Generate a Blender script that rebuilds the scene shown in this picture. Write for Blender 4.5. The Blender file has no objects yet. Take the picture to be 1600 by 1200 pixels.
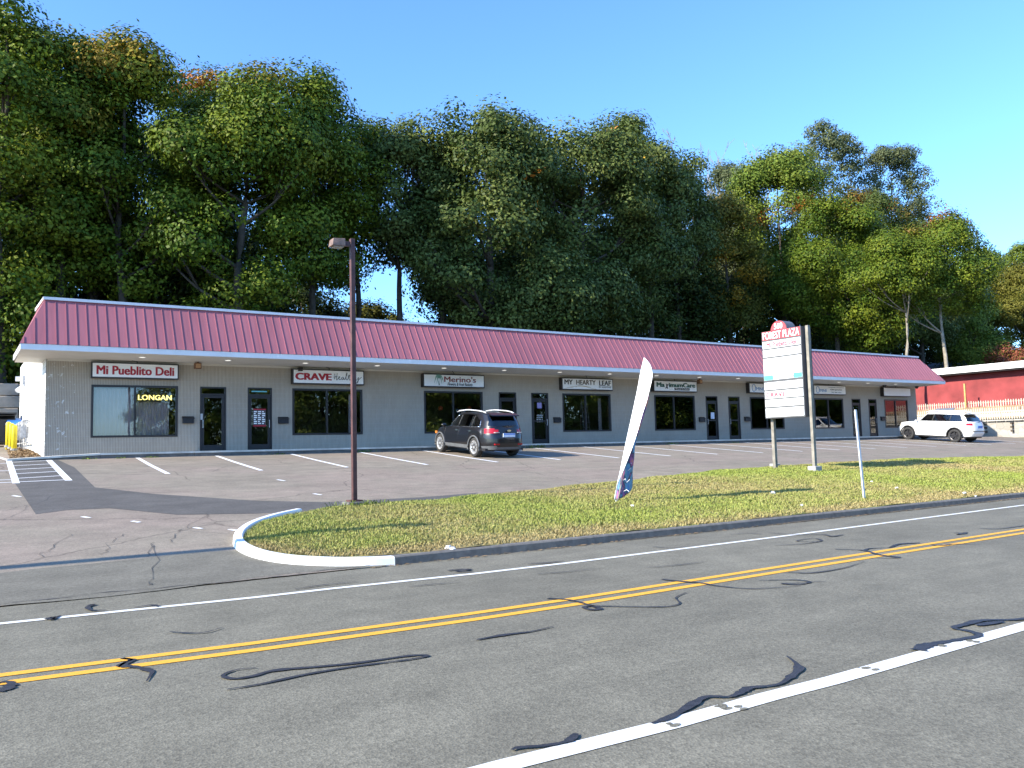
import bpy, math, random
import numpy as np
from mathutils import Vector, Matrix
R = math.radians
sc = bpy.context.scene
COL = sc.collection

# ------------------------------------------------------------------ camera
YAW, PITCH, ROLL, FPX, CAMZ = R(32.494), R(4.453), R(-1.388), 1270.9, 1.6
cf = np.array([math.sin(YAW)*math.cos(PITCH), math.cos(YAW)*math.cos(PITCH), math.sin(PITCH)])
cr0 = np.array([math.cos(YAW), -math.sin(YAW), 0.0]); cu0 = np.cross(cr0, cf)
cr = cr0*math.cos(ROLL)+cu0*math.sin(ROLL); cu = -cr0*math.sin(ROLL)+cu0*math.cos(ROLL)
cam = bpy.data.cameras.new('camera'); camo = bpy.data.objects.new('camera', cam); COL.objects.link(camo)
cam.sensor_width = 36; cam.lens = FPX/1600*36; cam.clip_start = 0.1; cam.clip_end = 2000
camo.matrix_world = Matrix(((cr[0], cu[0], -cf[0], 0), (cr[1], cu[1], -cf[1], 0), (cr[2], cu[2], -cf[2], CAMZ), (0, 0, 0, 1)))
sc.camera = camo
# ------------------------------------------------------------------ light
SUN_EL, SUN_AZ = 29.5, -90.0          # azimuth from +Y clockwise: the sun stands over -X
w = bpy.data.worlds.new('World'); sc.world = w; w.use_nodes = True
nt = w.node_tree; bg = nt.nodes['Background']
sky = nt.nodes.new('ShaderNodeTexSky'); sky.sky_type = 'NISHITA'; sky.sun_disc = False
sky.sun_elevation = R(SUN_EL); sky.sun_rotation = R(SUN_AZ); sky.altitude = 50
sky.air_density = 1.0; sky.dust_density = 0.3; sky.ozone_density = 2.0
skm = nt.nodes.new('ShaderNodeMix'); skm.data_type = 'RGBA'; skm.blend_type = 'MULTIPLY'; skm.inputs[0].default_value = 1.0
skm.inputs[7].default_value = (.80, 1.17, 1.62, 1)          # the camera's saturated rendering of a clear autumn sky
nt.links.new(sky.outputs[0], skm.inputs[6]); nt.links.new(skm.outputs[2], bg.inputs[0]); bg.inputs[1].default_value = 0.14
sun = bpy.data.lights.new('sun', 'SUN'); sun.energy = 5.0; sun.angle = R(0.5); sun.color = (1, 0.91, 0.76)
suno = bpy.data.objects.new('sun', sun); COL.objects.link(suno)
sd = Vector((math.sin(R(SUN_AZ))*math.cos(R(SUN_EL)), math.cos(R(SUN_AZ))*math.cos(R(SUN_EL)), math.sin(R(SUN_EL))))
suno.rotation_euler = sd.to_track_quat('Z', 'Y').to_euler()
sc.view_settings.view_transform = 'Standard'; sc.view_settings.look = 'None'
sc.view_settings.exposure = 0.95; sc.view_settings.gamma = 1
sc.cycles.max_bounces = 6; sc.cycles.transparent_max_bounces = 12

# ------------------------------------------------------------------ measuring helpers (world metres)
def ray(px, py): return cf+cr*(px-800)/FPX-cu*(py-600)/FPX
C0 = np.array([0, 0, CAMZ])
def at(px, py, Y):
    d = ray(px, py); return C0+d*Y/d[1]
def atx(px, py, X):
    d = ray(px, py); return C0+d*X/d[0]
def road_pt(px, py):
    d = ray(px, py); return C0+d*(-CAMZ/d[2])
def lot_pt(px, py):
    d = ray(px, py); t = (.0774*-10.5-CAMZ)/(d[2]-.0774*d[1]); return C0+d*t
SL = .0774
def zlot(Y): return 0.0 if Y < 10.5 else min(SL*(Y-10.5), 1.56)

# ------------------------------------------------------------------ object helpers
def tag(o, label=None, cat=None, group=None, kind=None):
    if label: o['label'] = label
    if cat: o['category'] = cat
    if group: o['group'] = group
    if kind: o['kind'] = kind
    return o
def empty(name, loc, label, cat, group=None, rz=0.0):
    o = bpy.data.objects.new(name, None); COL.objects.link(o); o.location = loc; o.rotation_euler = (0, 0, rz)
    o.empty_display_size = .2
    return tag(o, label, cat, group)
def mesh_obj(name, V, F, mat, parent=None, smooth=False, loc=None):
    me = bpy.data.meshes.new(name); me.from_pydata([tuple(map(float, v)) for v in V], [], F); me.update()
    if smooth: me.polygons.foreach_set('use_smooth', [True]*len(me.polygons))
    if mat: me.materials.append(mat)
    o = bpy.data.objects.new(name, me); COL.objects.link(o)
    if parent: o.parent = parent
    if loc is not None: o.location = loc
    return o
class MB:
    def __init__(s): s.V = []; s.F = []
    def add(s, V, F):
        n = len(s.V); s.V += [tuple(map(float, v)) for v in V]; s.F += [tuple(i+n for i in f) for f in F]; return s
    def box(s, x0, x1, y0, y1, z0, z1):
        return s.add([(x0,y0,z0),(x1,y0,z0),(x1,y1,z0),(x0,y1,z0),(x0,y0,z1),(x1,y0,z1),(x1,y1,z1),(x0,y1,z1)],
                     [(0,3,2,1),(4,5,6,7),(0,1,5,4),(1,2,6,5),(2,3,7,6),(3,0,4,7)])
    def tube(s, pts, rad, n=8, cap=True):
        pts = [np.array(p, float) for p in pts]
        if not hasattr(rad, '__len__'): rad = [rad]*len(pts)
        V = []; F = []
        for i, p in enumerate(pts):
            d = (pts[min(i+1, len(pts)-1)]-pts[max(i-1, 0)]); d = d/(np.linalg.norm(d)+1e-9)
            a = np.cross(d, (0, 0, 1)); 
            if np.linalg.norm(a) < .05: a = np.cross(d, (1, 0, 0))
            a = a/np.linalg.norm(a); b = np.cross(d, a)
            for k in range(n):
                t = 2*math.pi*k/n; V.append(p+rad[i]*(a*math.cos(t)+b*math.sin(t)))
        for i in range(len(pts)-1):
            for k in range(n):
                k2 = (k+1) % n; F.append((i*n+k, i*n+k2, (i+1)*n+k2, (i+1)*n+k))
        if cap: F.append(tuple(range(n-1, -1, -1))); F.append(tuple((len(pts)-1)*n+k for k in range(n)))
        return s.add(V, F)
    def prism(s, poly, y0, y1, axis='y'):
        n = len(poly); f = {'y': lambda a, b, c: (a, c, b), 'x': lambda a, b, c: (c, a, b), 'z': lambda a, b, c: (a, b, c)}[axis]
        V = [f(a, b, y0) for a, b in poly]+[f(a, b, y1) for a, b in poly]
        return s.add(V, [tuple(range(n)), tuple(range(2*n-1, n-1, -1))]+[(i, (i+1) % n+0, (i+1) % n+n, i+n) for i in range(n)])
    def build(s, name, mat, parent=None, smooth=False, loc=None): return mesh_obj(name, s.V, s.F, mat, parent, smooth, loc)
def bevel(o, w=.01, seg=2):
    m = o.modifiers.new('bevel', 'BEVEL'); m.width = w; m.segments = seg; m.limit_method = 'ANGLE'; return o

# ------------------------------------------------------------------ materials
def nodes(name):
    m = bpy.data.materials.new(name); m.use_nodes = True; t = m.node_tree; b = t.nodes['Principled BSDF']; return m, t, b
def N(t, typ, **kw):
    n = t.nodes.new(typ)
    for k, v in kw.items():
        if k in n.inputs: n.inputs[k].default_value = v
        else: setattr(n, k, v)
    return n
def coord(t, scale=(1, 1, 1)):
    tc = t.nodes.new('ShaderNodeTexCoord'); mp = t.nodes.new('ShaderNodeMapping'); mp.inputs['Scale'].default_value = scale
    g = t.nodes.new('ShaderNodeNewGeometry')
    t.links.new(g.outputs['Position'], mp.inputs[0]); return mp.outputs[0]
def ramp(t, src, stops):
    r = t.nodes.new('ShaderNodeValToRGB'); cr_ = r.color_ramp
    while len(cr_.elements) < len(stops): cr_.elements.new(.5)
    for e, (p, c) in zip(cr_.elements, stops): e.position = p; e.color = (*c, 1) if hasattr(c, '__len__') else (c, c, c, 1)
    t.links.new(src, r.inputs[0]); return r.outputs[0]
def mixc(t, fac, a, b, mode='MIX'):
    m = t.nodes.new('ShaderNodeMix'); m.data_type = 'RGBA'; m.blend_type = mode
    for i, v in ((0, fac), (6, a), (7, b)):
        if isinstance(v, (int, float)): m.inputs[i].default_value = v
        elif isinstance(v, tuple): m.inputs[i].default_value = (*v, 1)
        else: t.links.new(v, m.inputs[i])
    return m.outputs[2]
def noise(t, co, scale, detail=4, rough=.55, out=0):
    n = N(t, 'ShaderNodeTexNoise', Scale=scale, Detail=detail, Roughness=rough); t.links.new(co, n.inputs['Vector']); return n.outputs[out]
def bump(t, b, h, strength=.3, dist=.01):
    bn = N(t, 'ShaderNodeBump', Strength=strength, Distance=dist); t.links.new(h, bn.inputs['Height']); t.links.new(bn.outputs[0], b.inputs['Normal'])
def simple(name, c, rough=.6, metal=0, var=.12, sc_=6, spec=None, bmp=0, bs=60):
    m, t, b = nodes(name); co = coord(t); n = noise(t, co, sc_, 5)
    lo = tuple(x*(1-var) for x in c); hi = tuple(min(1, x*(1+var)) for x in c)
    t.links.new(ramp(t, n, [(.3, lo), (.7, hi)]), b.inputs['Base Color'])
    b.inputs['Roughness'].default_value = rough; b.inputs['Metallic'].default_value = metal
    if spec is not None: b.inputs['Specular IOR Level'].default_value = spec
    if bmp: bump(t, b, noise(t, co, bs, 4), bmp, .01)
    return m
def asphalt(name, base, tint=(1, 1, 1), blot=.18, speck=.35, cracks=False, warm=None):
    m, t, b = nodes(name); co = coord(t)
    big = noise(t, co, .22, 6, .6); mid = noise(t, co, 1.7, 6, .65); 
    st = coord(t, (.25, 1.6, 1)); streak = noise(t, st, 1.1, 5, .6)
    c1 = tuple(base*x*(1-blot) for x in tint); c2 = tuple(base*x*(1+blot) for x in tint)
    c = ramp(t, big, [(.3, c1), (.7, c2)])
    if warm: 
        wm = ramp(t, noise(t, co, .35, 4), [(.42, 0.0), (.6, 1.0)])
        c = mixc(t, wm, c, tuple(base*x for x in warm))
    c = mixc(t, 1.0, c, ramp(t, mid, [(.25, .8), (.75, 1.18)]), 'MULTIPLY')
    c = mixc(t, 1.0, c, ramp(t, streak, [(.3, .88), (.7, 1.1)]), 'MULTIPLY')
    v = N(t, 'ShaderNodeTexVoronoi', Scale=75.0); t.links.new(co, v.inputs['Vector'])
    c = mixc(t, 1.0, c, ramp(t, v.outputs['Color'], [(.05, 1-speck), (.5, 1.0), (.95, 1+speck*.9)]), 'MULTIPLY')
    fine = noise(t, co, 22, 5, .75)
    c = mixc(t, 1.0, c, ramp(t, fine, [(.32, .80), (.5, 1.0), (.68, 1.22)]), 'MULTIPLY')
    # sparse dark specks and pits
    v2 = N(t, 'ShaderNodeTexNoise', Scale=5.0, Detail=8, Roughness=.8); t.links.new(coord(t, (.5, 1.7, 1)), v2.inputs['Vector'])
    c = mixc(t, 1.0, c, ramp(t, v2.outputs[0], [(.30, .55), (.38, 1.0)]), 'MULTIPLY')
    if cracks:
        vc = N(t, 'ShaderNodeTexVoronoi', Scale=.33); vc.feature = 'DISTANCE_TO_EDGE'
        nn = N(t, 'ShaderNodeTexNoise', Scale=1.6, Detail=6); t.links.new(co, nn.inputs['Vector'])
        mx = mixc(t, .28, co, nn.outputs['Color']); t.links.new(mx, vc.inputs['Vector'])
        c = mixc(t, 1.0, c, ramp(t, vc.outputs['Distance'], [(.0, .55), (.006, 1.0)]), 'MULTIPLY')
    t.links.new(c, b.inputs['Base Color']); b.inputs['Roughness'].default_value = .88; b.inputs['Specular IOR Level'].default_value = .3
    bump(t, b, v.outputs['Distance'], .35, .006)
    return m
M = {}
M['road'] = asphalt('road_asphalt', .166, (1.07, .985, .73), .12, .28)
M['lot'] = asphalt('lot_asphalt', .220, (1.13, .965, .73), .09, .15, True, (1.20, .97, .76))
M['patch'] = asphalt('fresh_asphalt', .105, (1.05, .98, .88), .08, .16)
M['tar'] = simple('tar_sealant', (.030, .030, .034), .6, var=.35, sc_=14); M['crack'] = simple('dark_crack', (.075, .07, .065), .9, var=.3)  # crack: own dark colour of the lot cracks and apron seam
def paint(name, c, wear=.42):
    m, t, b = nodes(name); co = coord(t); n = noise(t, co, 9, 8, .75); n2 = noise(t, co, 70, 3)
    col = mixc(t, ramp(t, n, [(wear-.06, 1.0), (wear, 0.0)]), tuple(c), (.13, .13, .125))
    col = mixc(t, 1.0, col, ramp(t, n2, [(.3, .85), (.6, 1.03)]), 'MULTIPLY')
    t.links.new(col, b.inputs['Base Color']); b.inputs['Roughness'].default_value = .75; return m
M['white_line'] = paint('white_road_paint', (.74, .73, .68), .33)
M['stall_line'] = paint('stall_paint', (.84, .84, .83), .35)
M['yellow_line'] = paint('yellow_road_paint', (.80, .40, .035), .30)
M['kerb_white'] = simple('white_kerb_paint', (.82, .82, .80), .6, var=.05, sc_=5, bmp=.2)
M['kerb_grey'] = simple('grey_kerb', (.15, .14, .125), .9, var=.25, sc_=9, bmp=.4)
M['concrete'] = simple('concrete', (.36, .35, .32), .9, var=.18, sc_=3, bmp=.3)
M['walk'] = simple('walk_concrete', (.42, .40, .36), .9, var=.2, sc_=2, bmp=.3)
def soil():
    m, t, b = nodes('ground_soil'); co = coord(t)
    c = ramp(t, noise(t, co, .8, 6), [(.35, (.05, .045, .02)), (.55, (.07, .06, .035)), (.7, (.05, .07, .02))])
    t.links.new(c, b.inputs['Base Color']); b.inputs['Roughness'].default_value = 1; return m
M['soil'] = soil()
def turf():
    m, t, b = nodes('turf_base'); co = coord(t)
    p = noise(t, co, .45, 5); f = noise(t, co, 14, 6, .7)
    c = ramp(t, p, [(.38, (.24, .27, .065)), (.5, (.28, .26, .09)), (.62, (.31, .23, .12))])
    c = mixc(t, 1.0, c, ramp(t, f, [(.3, .7), (.7, 1.15)]), 'MULTIPLY')
    t.links.new(c, b.inputs['Base Color']); b.inputs['Roughness'].default_value = 1; return m
M['turf'] = turf()
def blade():
    m, t, b = nodes('grass_blade'); a = t.nodes.new('ShaderNodeAttribute'); a.attribute_name = 'tint'
    t.links.new(a.outputs['Color'], b.inputs['Base Color']); b.inputs['Roughness'].default_value = .7
    b.inputs['Specular IOR Level'].default_value = .2; return m
M['blade'] = blade()
def leafm():
    m, t, b = nodes('leaf'); a = t.nodes.new('ShaderNodeAttribute'); a.attribute_name = 'tint'
    t.links.new(a.outputs['Color'], b.inputs['Base Color']); b.inputs['Roughness'].default_value = .5
    b.inputs['Specular IOR Level'].default_value = .12
    tr = t.nodes.new('ShaderNodeBsdfTranslucent'); mx = t.nodes.new('ShaderNodeMixShader'); mx.inputs[0].default_value = .14
    t.links.new(mixc(t, 1.0, a.outputs['Color'], (1.1, 1.25, .5), 'MULTIPLY'), tr.inputs[0])
    t.links.new(b.outputs[0], mx.inputs[1]); t.links.new(tr.outputs[0], mx.inputs[2]); t.links.new(mx.outputs[0], t.nodes['Material Output'].inputs[0]); return m
M['leaf'] = leafm()
M['bark'] = simple('bark', (.075, .06, .045), .95, var=.4, sc_=4, bmp=.5, bs=12)
M['bark_pale'] = simple('pale_bark', (.27, .24, .19), .9, var=.35, sc_=3, bmp=.5, bs=12)
def block_wall():
    m, t, b = nodes('ribbed_block'); g = t.nodes.new('ShaderNodeNewGeometry'); sp = t.nodes.new('ShaderNodeSeparateXYZ'); t.links.new(g.outputs['Position'], sp.inputs[0])
    def math_(op, a, v=None, c=None):
        n = t.nodes.new('ShaderNodeMath'); n.operation = op
        for i, x in enumerate((a, v, c)):
            if x is None: continue
            if isinstance(x, (int, float)): n.inputs[i].default_value = x
            else: t.links.new(x, n.inputs[i])
        return n.outputs[0]
    fx = math_('FRACT', math_('MULTIPLY', sp.outputs[0], 1/.051))
    rib = math_('ABSOLUTE', math_('SUBTRACT', fx, .5))           # 0 centre .. .5 groove
    cz = math_('FRACT', math_('MULTIPLY', math_('SUBTRACT', sp.outputs[2], 1.73), 1/.203)); cj = math_('LESS_THAN', cz, .05)
    co = coord(t)
    base = ramp(t, noise(t, co, .6, 5), [(.3, (.41, .355, .285)), (.7, (.48, .42, .34))])
    base = mixc(t, 1.0, base, ramp(t, noise(t, coord(t, (5, 5, 1)), 3, 5), [(.3, .94), (.7, 1.05)]), 'MULTIPLY')
    base = mixc(t, 1.0, base, ramp(t, rib, [(.25, 1.0), (.42, .58)]), 'MULTIPLY')
    base = mixc(t, 1.0, base, ramp(t, noise(t, coord(t, (20, 1, 1)), 1.2, 4), [(.35, .97), (.6, 1.02)]), 'MULTIPLY')
    base = mixc(t, math_('MULTIPLY', cj, .35), base, (.45, .43, .40))
    # chipped paint near the left corner
    near = math_('LESS_THAN', sp.outputs[0], 2.35)
    chip = math_('MULTIPLY', near, ramp(t, noise(t, coord(t, (1, 1, 1)), 5.5, 6, .7), [(.60, 0.0), (.64, 1.0)]))
    base = mixc(t, math_('MULTIPLY', chip, .8), base, (.7, .69, .66))
    t.links.new(base, b.inputs['Base Color']); b.inputs['Roughness'].default_value = .92; b.inputs['Specular IOR Level'].default_value = .2
    h = math_('SUBTRACT', .5, rib); bump(t, b, h, .8, .015); return m
M['block'] = block_wall()
def white_block():
    m, t, b = nodes('white_painted_block'); br = N(t, 'ShaderNodeTexBrick', Scale=1.0)
    g = t.nodes.new('ShaderNodeNewGeometry'); sp = t.nodes.new('ShaderNodeSeparateXYZ'); cb = t.nodes.new('ShaderNodeCombineXYZ')
    t.links.new(g.outputs['Position'], sp.inputs[0]); t.links.new(sp.outputs[1], cb.inputs[0]); t.links.new(sp.outputs[2], cb.inputs[1]); t.links.new(cb.outputs[0], br.inputs['Vector'])
    br.inputs['Color1'].default_value = (.80, .79, .75, 1); br.inputs['Color2'].default_value = (.74, .73, .70, 1); br.inputs['Mortar'].default_value = (.5, .49, .46, 1)
    br.inputs['Mortar Size'].default_value = .012; br.inputs['Brick Width'].default_value = .4; br.inputs['Row Height'].default_value = .2
    t.links.new(br.outputs[0], b.inputs['Base Color']); b.inputs['Roughness'].default_value = .8; return m
M['white_block'] = white_block()
def roof_mat():
    m, t, b = nodes('maroon_metal_roof'); g = t.nodes.new('ShaderNodeNewGeometry'); sp = t.nodes.new('ShaderNodeSeparateXYZ'); t.links.new(g.outputs['Position'], sp.inputs[0])
    q = t.nodes.new('ShaderNodeMath'); q.operation = 'SNAP'; q.inputs[1].default_value = .9144; t.links.new(sp.outputs[0], q.inputs[0])
    wn = t.nodes.new('ShaderNodeTexWhiteNoise'); wn.noise_dimensions = '1D'; t.links.new(q.outputs[0], wn.inputs['W'])
    c = mixc(t, 1.0, (.345, .118, .136), ramp(t, wn.outputs['Value'], [(0, .93), (1, 1.06)]), 'MULTIPLY')
    co = coord(t, (7, 1, .5)); c = mixc(t, 1.0, c, ramp(t, noise(t, co, 1.0, 5), [(.3, .90), (.65, 1.06)]), 'MULTIPLY')
    t.links.new(c, b.inputs['Base Color']); b.inputs['Roughness'].default_value = .5; bump(t, b, noise(t, coord(t), 1.6, 3), .15, .02); return m
M['roof_red'] = roof_mat()
M['_unused'] = simple('maroon_metal_roof', (.30, .098, .118), .5, var=.05, sc_=.7)
M['white_trim'] = simple('white_trim', (.78, .78, .77), .5, var=.05, sc_=2)
M['soffit'] = simple('soffit_panel', (.62, .585, .51), .7, var=.04, sc_=2)
M['bronze'] = simple('dark_bronze_frame', (.022, .019, .02), .4, var=.1)
M['dark'] = simple('dark_interior', (.05, .05, .048), .9)
M['room'] = simple('room_wall', (.22, .21, .19), .9)
M['room_dark'] = simple('room_floor', (.07, .06, .05), .7)
def glass(name, tint=(.75, .8, .78), add=.04):
    m = bpy.data.materials.new(name); m.use_nodes = True; t = m.node_tree; t.nodes.clear()
    o = t.nodes.new('ShaderNodeOutputMaterial'); g = t.nodes.new('ShaderNodeBsdfGlossy'); g.inputs['Roughness'].default_value = .01
    tr = t.nodes.new('ShaderNodeBsdfTransparent'); tr.inputs[0].default_value = (*tint, 1)
    fr = t.nodes.new('ShaderNodeFresnel'); fr.inputs[0].default_value = 1.5
    ad = t.nodes.new('ShaderNodeMath'); ad.operation = 'MULTIPLY_ADD'; ad.inputs[1].default_value = 1.7; ad.inputs[2].default_value = add; ad.use_clamp = True
    mx = t.nodes.new('ShaderNodeMixShader'); t.links.new(fr.outputs[0], ad.inputs[0]); t.links.new(ad.outputs[0], mx.inputs[0])
    tc = coord(t); bn = N(t, 'ShaderNodeBump', Strength=.04, Distance=.02); t.links.new(noise(t, tc, 1.3, 2), bn.inputs['Height']); t.links.new(bn.outputs[0], g.inputs['Normal'])
    t.links.new(tr.outputs[0], mx.inputs[1]); t.links.new(g.outputs[0], mx.inputs[2]); t.links.new(mx.outputs[0], o.inputs[0]); return m
M['glass'] = glass('window_glass', (.84, .82, .82))
M['carglass'] = glass('tinted_car_glass', (.06, .065, .07), .03)
M['carglass_light'] = glass('car_glass', (.25, .28, .3), .05)
M['curtain'] = simple('white_curtain', (.92, .88, .90), .9, var=.12, sc_=1.2)
M['sign_white'] = simple('sign_face', (.88, .88, .87), .35, var=.03, sc_=2)
M['pylon_white'] = simple('pylon_face', (.84, .85, .84), .4, var=.03, sc_=2)
M['red_text'] = simple('red_lettering', (.38, .01, .025), .5, var=.05)
M['black_text'] = simple('black_lettering', (.02, .02, .022), .5)
M['grey_text'] = simple('grey_lettering', (.25, .26, .28), .5)
M['maroon_text'] = simple('maroon_lettering', (.22, .03, .03), .5)
M['green_text'] = simple('green_lettering', (.04, .12, .10), .5)
M['palm_green'] = simple('palm_green', (.15, .33, .27), .5)
M['blue_text'] = simple('blue_lettering', (.12, .28, .55), .5)
M['faded_red'] = simple('faded_red_lettering', (.42, .07, .10), .5, var=.15, sc_=9)
M['faded_cyan'] = simple('faded_cyan_lettering', (.15, .50, .55), .5, var=.1, sc_=9)
M['cyan'] = simple('cyan_panel', (.10, .66, .72), .5, var=.04)
M['pylon_red'] = simple('pylon_red', (.62, .075, .085), .5, var=.1)
M['mail_black'] = simple('black_mailbox', (.012, .012, .015), .45)
M['rust_box'] = simple('rusty_fixture', (.16, .075, .035), .6, var=.35, sc_=20)
M['lamp_brown'] = simple('brown_pole_paint', (.10, .042, .036), .5, var=.4, sc_=5)
M['lamp_head'] = simple('weathered_brown_head', (.20, .13, .10), .6, var=.35, sc_=9)
M['lens'] = simple('lens', (.8, .8, .75), .2); _b = M['lens'].node_tree.nodes['Principled BSDF']; _b.inputs['Emission Color'].default_value = (1, .96, .88, 1); _b.inputs['Emission Strength'].default_value = .45
M['wood_grey'] = simple('weathered_post', (.25, .228, .185), .85, var=.3, sc_=5)
M['cabinet_dark'] = simple('cabinet_dark', (.07, .06, .06), .5, var=.2)
M['cabinet_edge'] = simple('cabinet_edge', (.11, .11, .11), .4)
M['yellow'] = simple('yellow_paint', (.80, .62, .02), .5, var=.06)
M['red_wall'] = simple('red_board_wall', (.28, .046, .048), .8, var=.28, sc_=.8)
M['fence_wood'] = simple('pale_picket', (.34, .24, .15), .85, var=.3, sc_=4)
M['fence_white'] = simple('white_picket', (.50, .46, .39), .8, var=.15, sc_=3)
M['timber_post'] = simple('fresh_timber', (.55, .33, .12), .8, var=.15)
def stone():
    m, t, b = nodes('pale_stone'); co = coord(t, (1, 1, 1.6)); v = N(t, 'ShaderNodeTexVoronoi', Scale=1.7); t.links.new(co, v.inputs['Vector'])
    v2 = N(t, 'ShaderNodeTexVoronoi', Scale=1.7); v2.feature = 'DISTANCE_TO_EDGE'; t.links.new(co, v2.inputs['Vector'])
    c = ramp(t, v.outputs['Color'], [(0, (.30, .275, .23)), (1, (.42, .40, .36))])
    c = mixc(t, 1.0, c, ramp(t, v2.outputs['Distance'], [(0, .72), (.04, 1.0)]), 'MULTIPLY')
    t.links.new(c, b.inputs['Base Color']); b.inputs['Roughness'].default_value = .9; bump(t, b, v2.outputs['Distance'], .6, .05); return m
M['stone'] = stone()
M['retain'] = simple('retaining_block', (.46, .39, .31), .9, var=.25, sc_=1.2, bmp=.4)
M['roof_grey'] = simple('grey_shingle', (.16, .18, .22), .9, var=.2)
M['house_grey'] = simple('grey_siding', (.20, .22, .20), .8)
M['house_white'] = simple('pale_siding', (.42, .45, .5), .8)
M['blue_tarp'] = simple('blue_grey_metal', (.22, .30, .42), .5)
M['blue'] = simple('blue_plastic', (.05, .22, .60), .4)
M['black_plastic'] = simple('black_plastic', (.02, .02, .022), .5)
M['steel'] = simple('galvanised_steel', (.45, .45, .46), .45, .6, var=.15)
M['meter'] = simple('grey_meter', (.40, .40, .40), .6, var=.3, sc_=10)
M['litter_white'] = simple('white_plastic_bag', (.80, .80, .80), .5, var=.08)
M['leaflitter'] = simple('leaf_litter', (.26, .17, .085), .95, var=.5, sc_=8, bmp=.5, bs=30)

# ================================================================== GROUND
def lerpt(x, xs, ys): return float(np.interp(x, xs, ys))
def terr(X, Y):
    if Y < 10.5: z = 0.0
    else: z = min(SL*(Y-10.5), 1.56)
    if Y > 30.65: z = 1.56+.045*(min(Y, 48)-30.65)
    if Y > 48: z += .11*(min(Y, 100)-48)
    if Y > 48.4 and X < 12: z = max(z, lerpt(X, [2, 12], [5.4, 3.0]))
    if X > 60.2:
        ter = lerpt(X, [60.2, 68, 90], [2.65, 3.95, 5.5]); k = lerpt(Y, [13, 22], [0, 1]); z = max(z, z+(ter-z)*k)
    return z
xs = sorted(set(list(np.arange(-320, -20, 30))+list(np.arange(-20, 60, 4))+[1.9, 12, 59.9, 60.25]+list(np.arange(61, 100, 3))+list(np.arange(100, 420, 30))))
ys = sorted(set(list(np.arange(-300, -10, 30))+[-10, 0, 10.45, 10.55, 13, 16, 19, 22, 25, 28, 30.6, 30.7, 33, 36, 40, 44, 48, 48.5, 52, 60, 70, 80, 100]+list(np.arange(130, 500, 40))))
V = [(x, y, terr(x, y)-.035) for y in ys for x in xs]; nx = len(xs)
F = [(j*nx+i, j*nx+i+1, (j+1)*nx+i+1, (j+1)*nx+i) for j in range(len(ys)-1) for i in range(nx-1)]
tag(mesh_obj('ground', V, F, M['soil']), kind='structure')
# road and lot
tag(mesh_obj('road', [(-300, -9, 0), (400, -9, 0), (400, 10.62, 0), (-300, 10.62, 0)], [(0, 1, 2, 3)], M['road']), kind='structure')
zr = lambda Y: SL*(Y-10.5)
lotV = [(-60, 10.62, zr(10.62)+.004), (62, 10.62, zr(10.62)+.004), (62, 30.62, zr(30.62)+.004), (-60, 30.62, zr(30.62)+.004), (-60, 48, 2.345), (1.2, 48, 2.345), (1.2, 30.62, zr(30.62)+.004)]
tag(mesh_obj('parking_lot', lotV, [(0, 1, 2, 6, 3), (3, 6, 5, 4)], M['lot']), kind='structure')
# apron seam: thin dirt and crack where the lot meets the road
rng = random.Random(4)
def ribbon(name, pts, wid, mat, z, parent=None):
    """flat strip laid on road (z callable of X,Y)"""
    V = []; F = []; pts = [np.array(p[:2], float) for p in pts]
    if not hasattr(wid, '__len__'): wid = [wid]*len(pts)
    for i, p in enumerate(pts):
        d = pts[min(i+1, len(pts)-1)]-pts[max(i-1, 0)]; d = d/(np.linalg.norm(d)+1e-9); n = np.array([-d[1], d[0]])
        for s in (-1, 1):
            q = p+n*s*wid[i]/2; V.append((q[0], q[1], z(q[0], q[1])))
    for i in range(len(pts)-1): F.append((2*i+1, 2*i, 2*i+2, 2*i+3))
    return V, F
def ribbons(name, items, mat, z, kind='structure'):
    mb = MB()
    for pts, wd in items: mb.add(*ribbon('', pts, wd, mat, z))
    return tag(mb.build(name, mat), kind=kind)
def smooth_pts(P, n=6):
    P = [np.array(p, float) for p in P]; out = []
    for i in range(len(P)-1):
        p0, p1, p2, p3 = P[max(i-1, 0)], P[i], P[i+1], P[min(i+2, len(P)-1)]
        for k in range(n):
            t = k/n; out.append(.5*((2*p1)+(-p0+p2)*t+(2*p0-5*p1+4*p2-p3)*t*t+(-p0+3*p1-3*p2+p3)*t**3))
    out.append(P[-1]); return out
flat = lambda h: (lambda x, y: h)
slope = lambda h: (lambda x, y: (SL*(y-10.5) if y > 10.5 else 0)+h)
# painted lines of the road (measured, slightly wavering as laid)
def line_pts(px_pts, ext=True):
    P = [road_pt(*p)[:2] for p in px_pts]
    if ext:
        a = P[0]; P = [np.array([-250, a[1]])]+P+[np.array([350, P[-1][1]])]
    return P
ctr = line_pts([(0, 1062), (400, 1010.5), (730, 965), (900, 940), (1200, 892.7), (1600, 830)])
for nm, dy in (('centre_line', .13), ('centre_line', -.13)):
    ribbons(nm, [([p+np.array([0, dy]) for p in ctr], .115)], M['yellow_line'], flat(.005))
ribbons('edge_line', [(line_pts([(0, 975), (400, 933.7), (520, 920), (740, 897), (887, 880), (1200, 841), (1600, 789.5)]), .11)], M['white_line'], flat(.005))
ribbons('edge_line', [(line_pts([(784, 1198), (1052, 1131), (1200, 1089.5), (1300, 1064), (1600, 979)]), .155)], M['white_line'], flat(.005))
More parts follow.
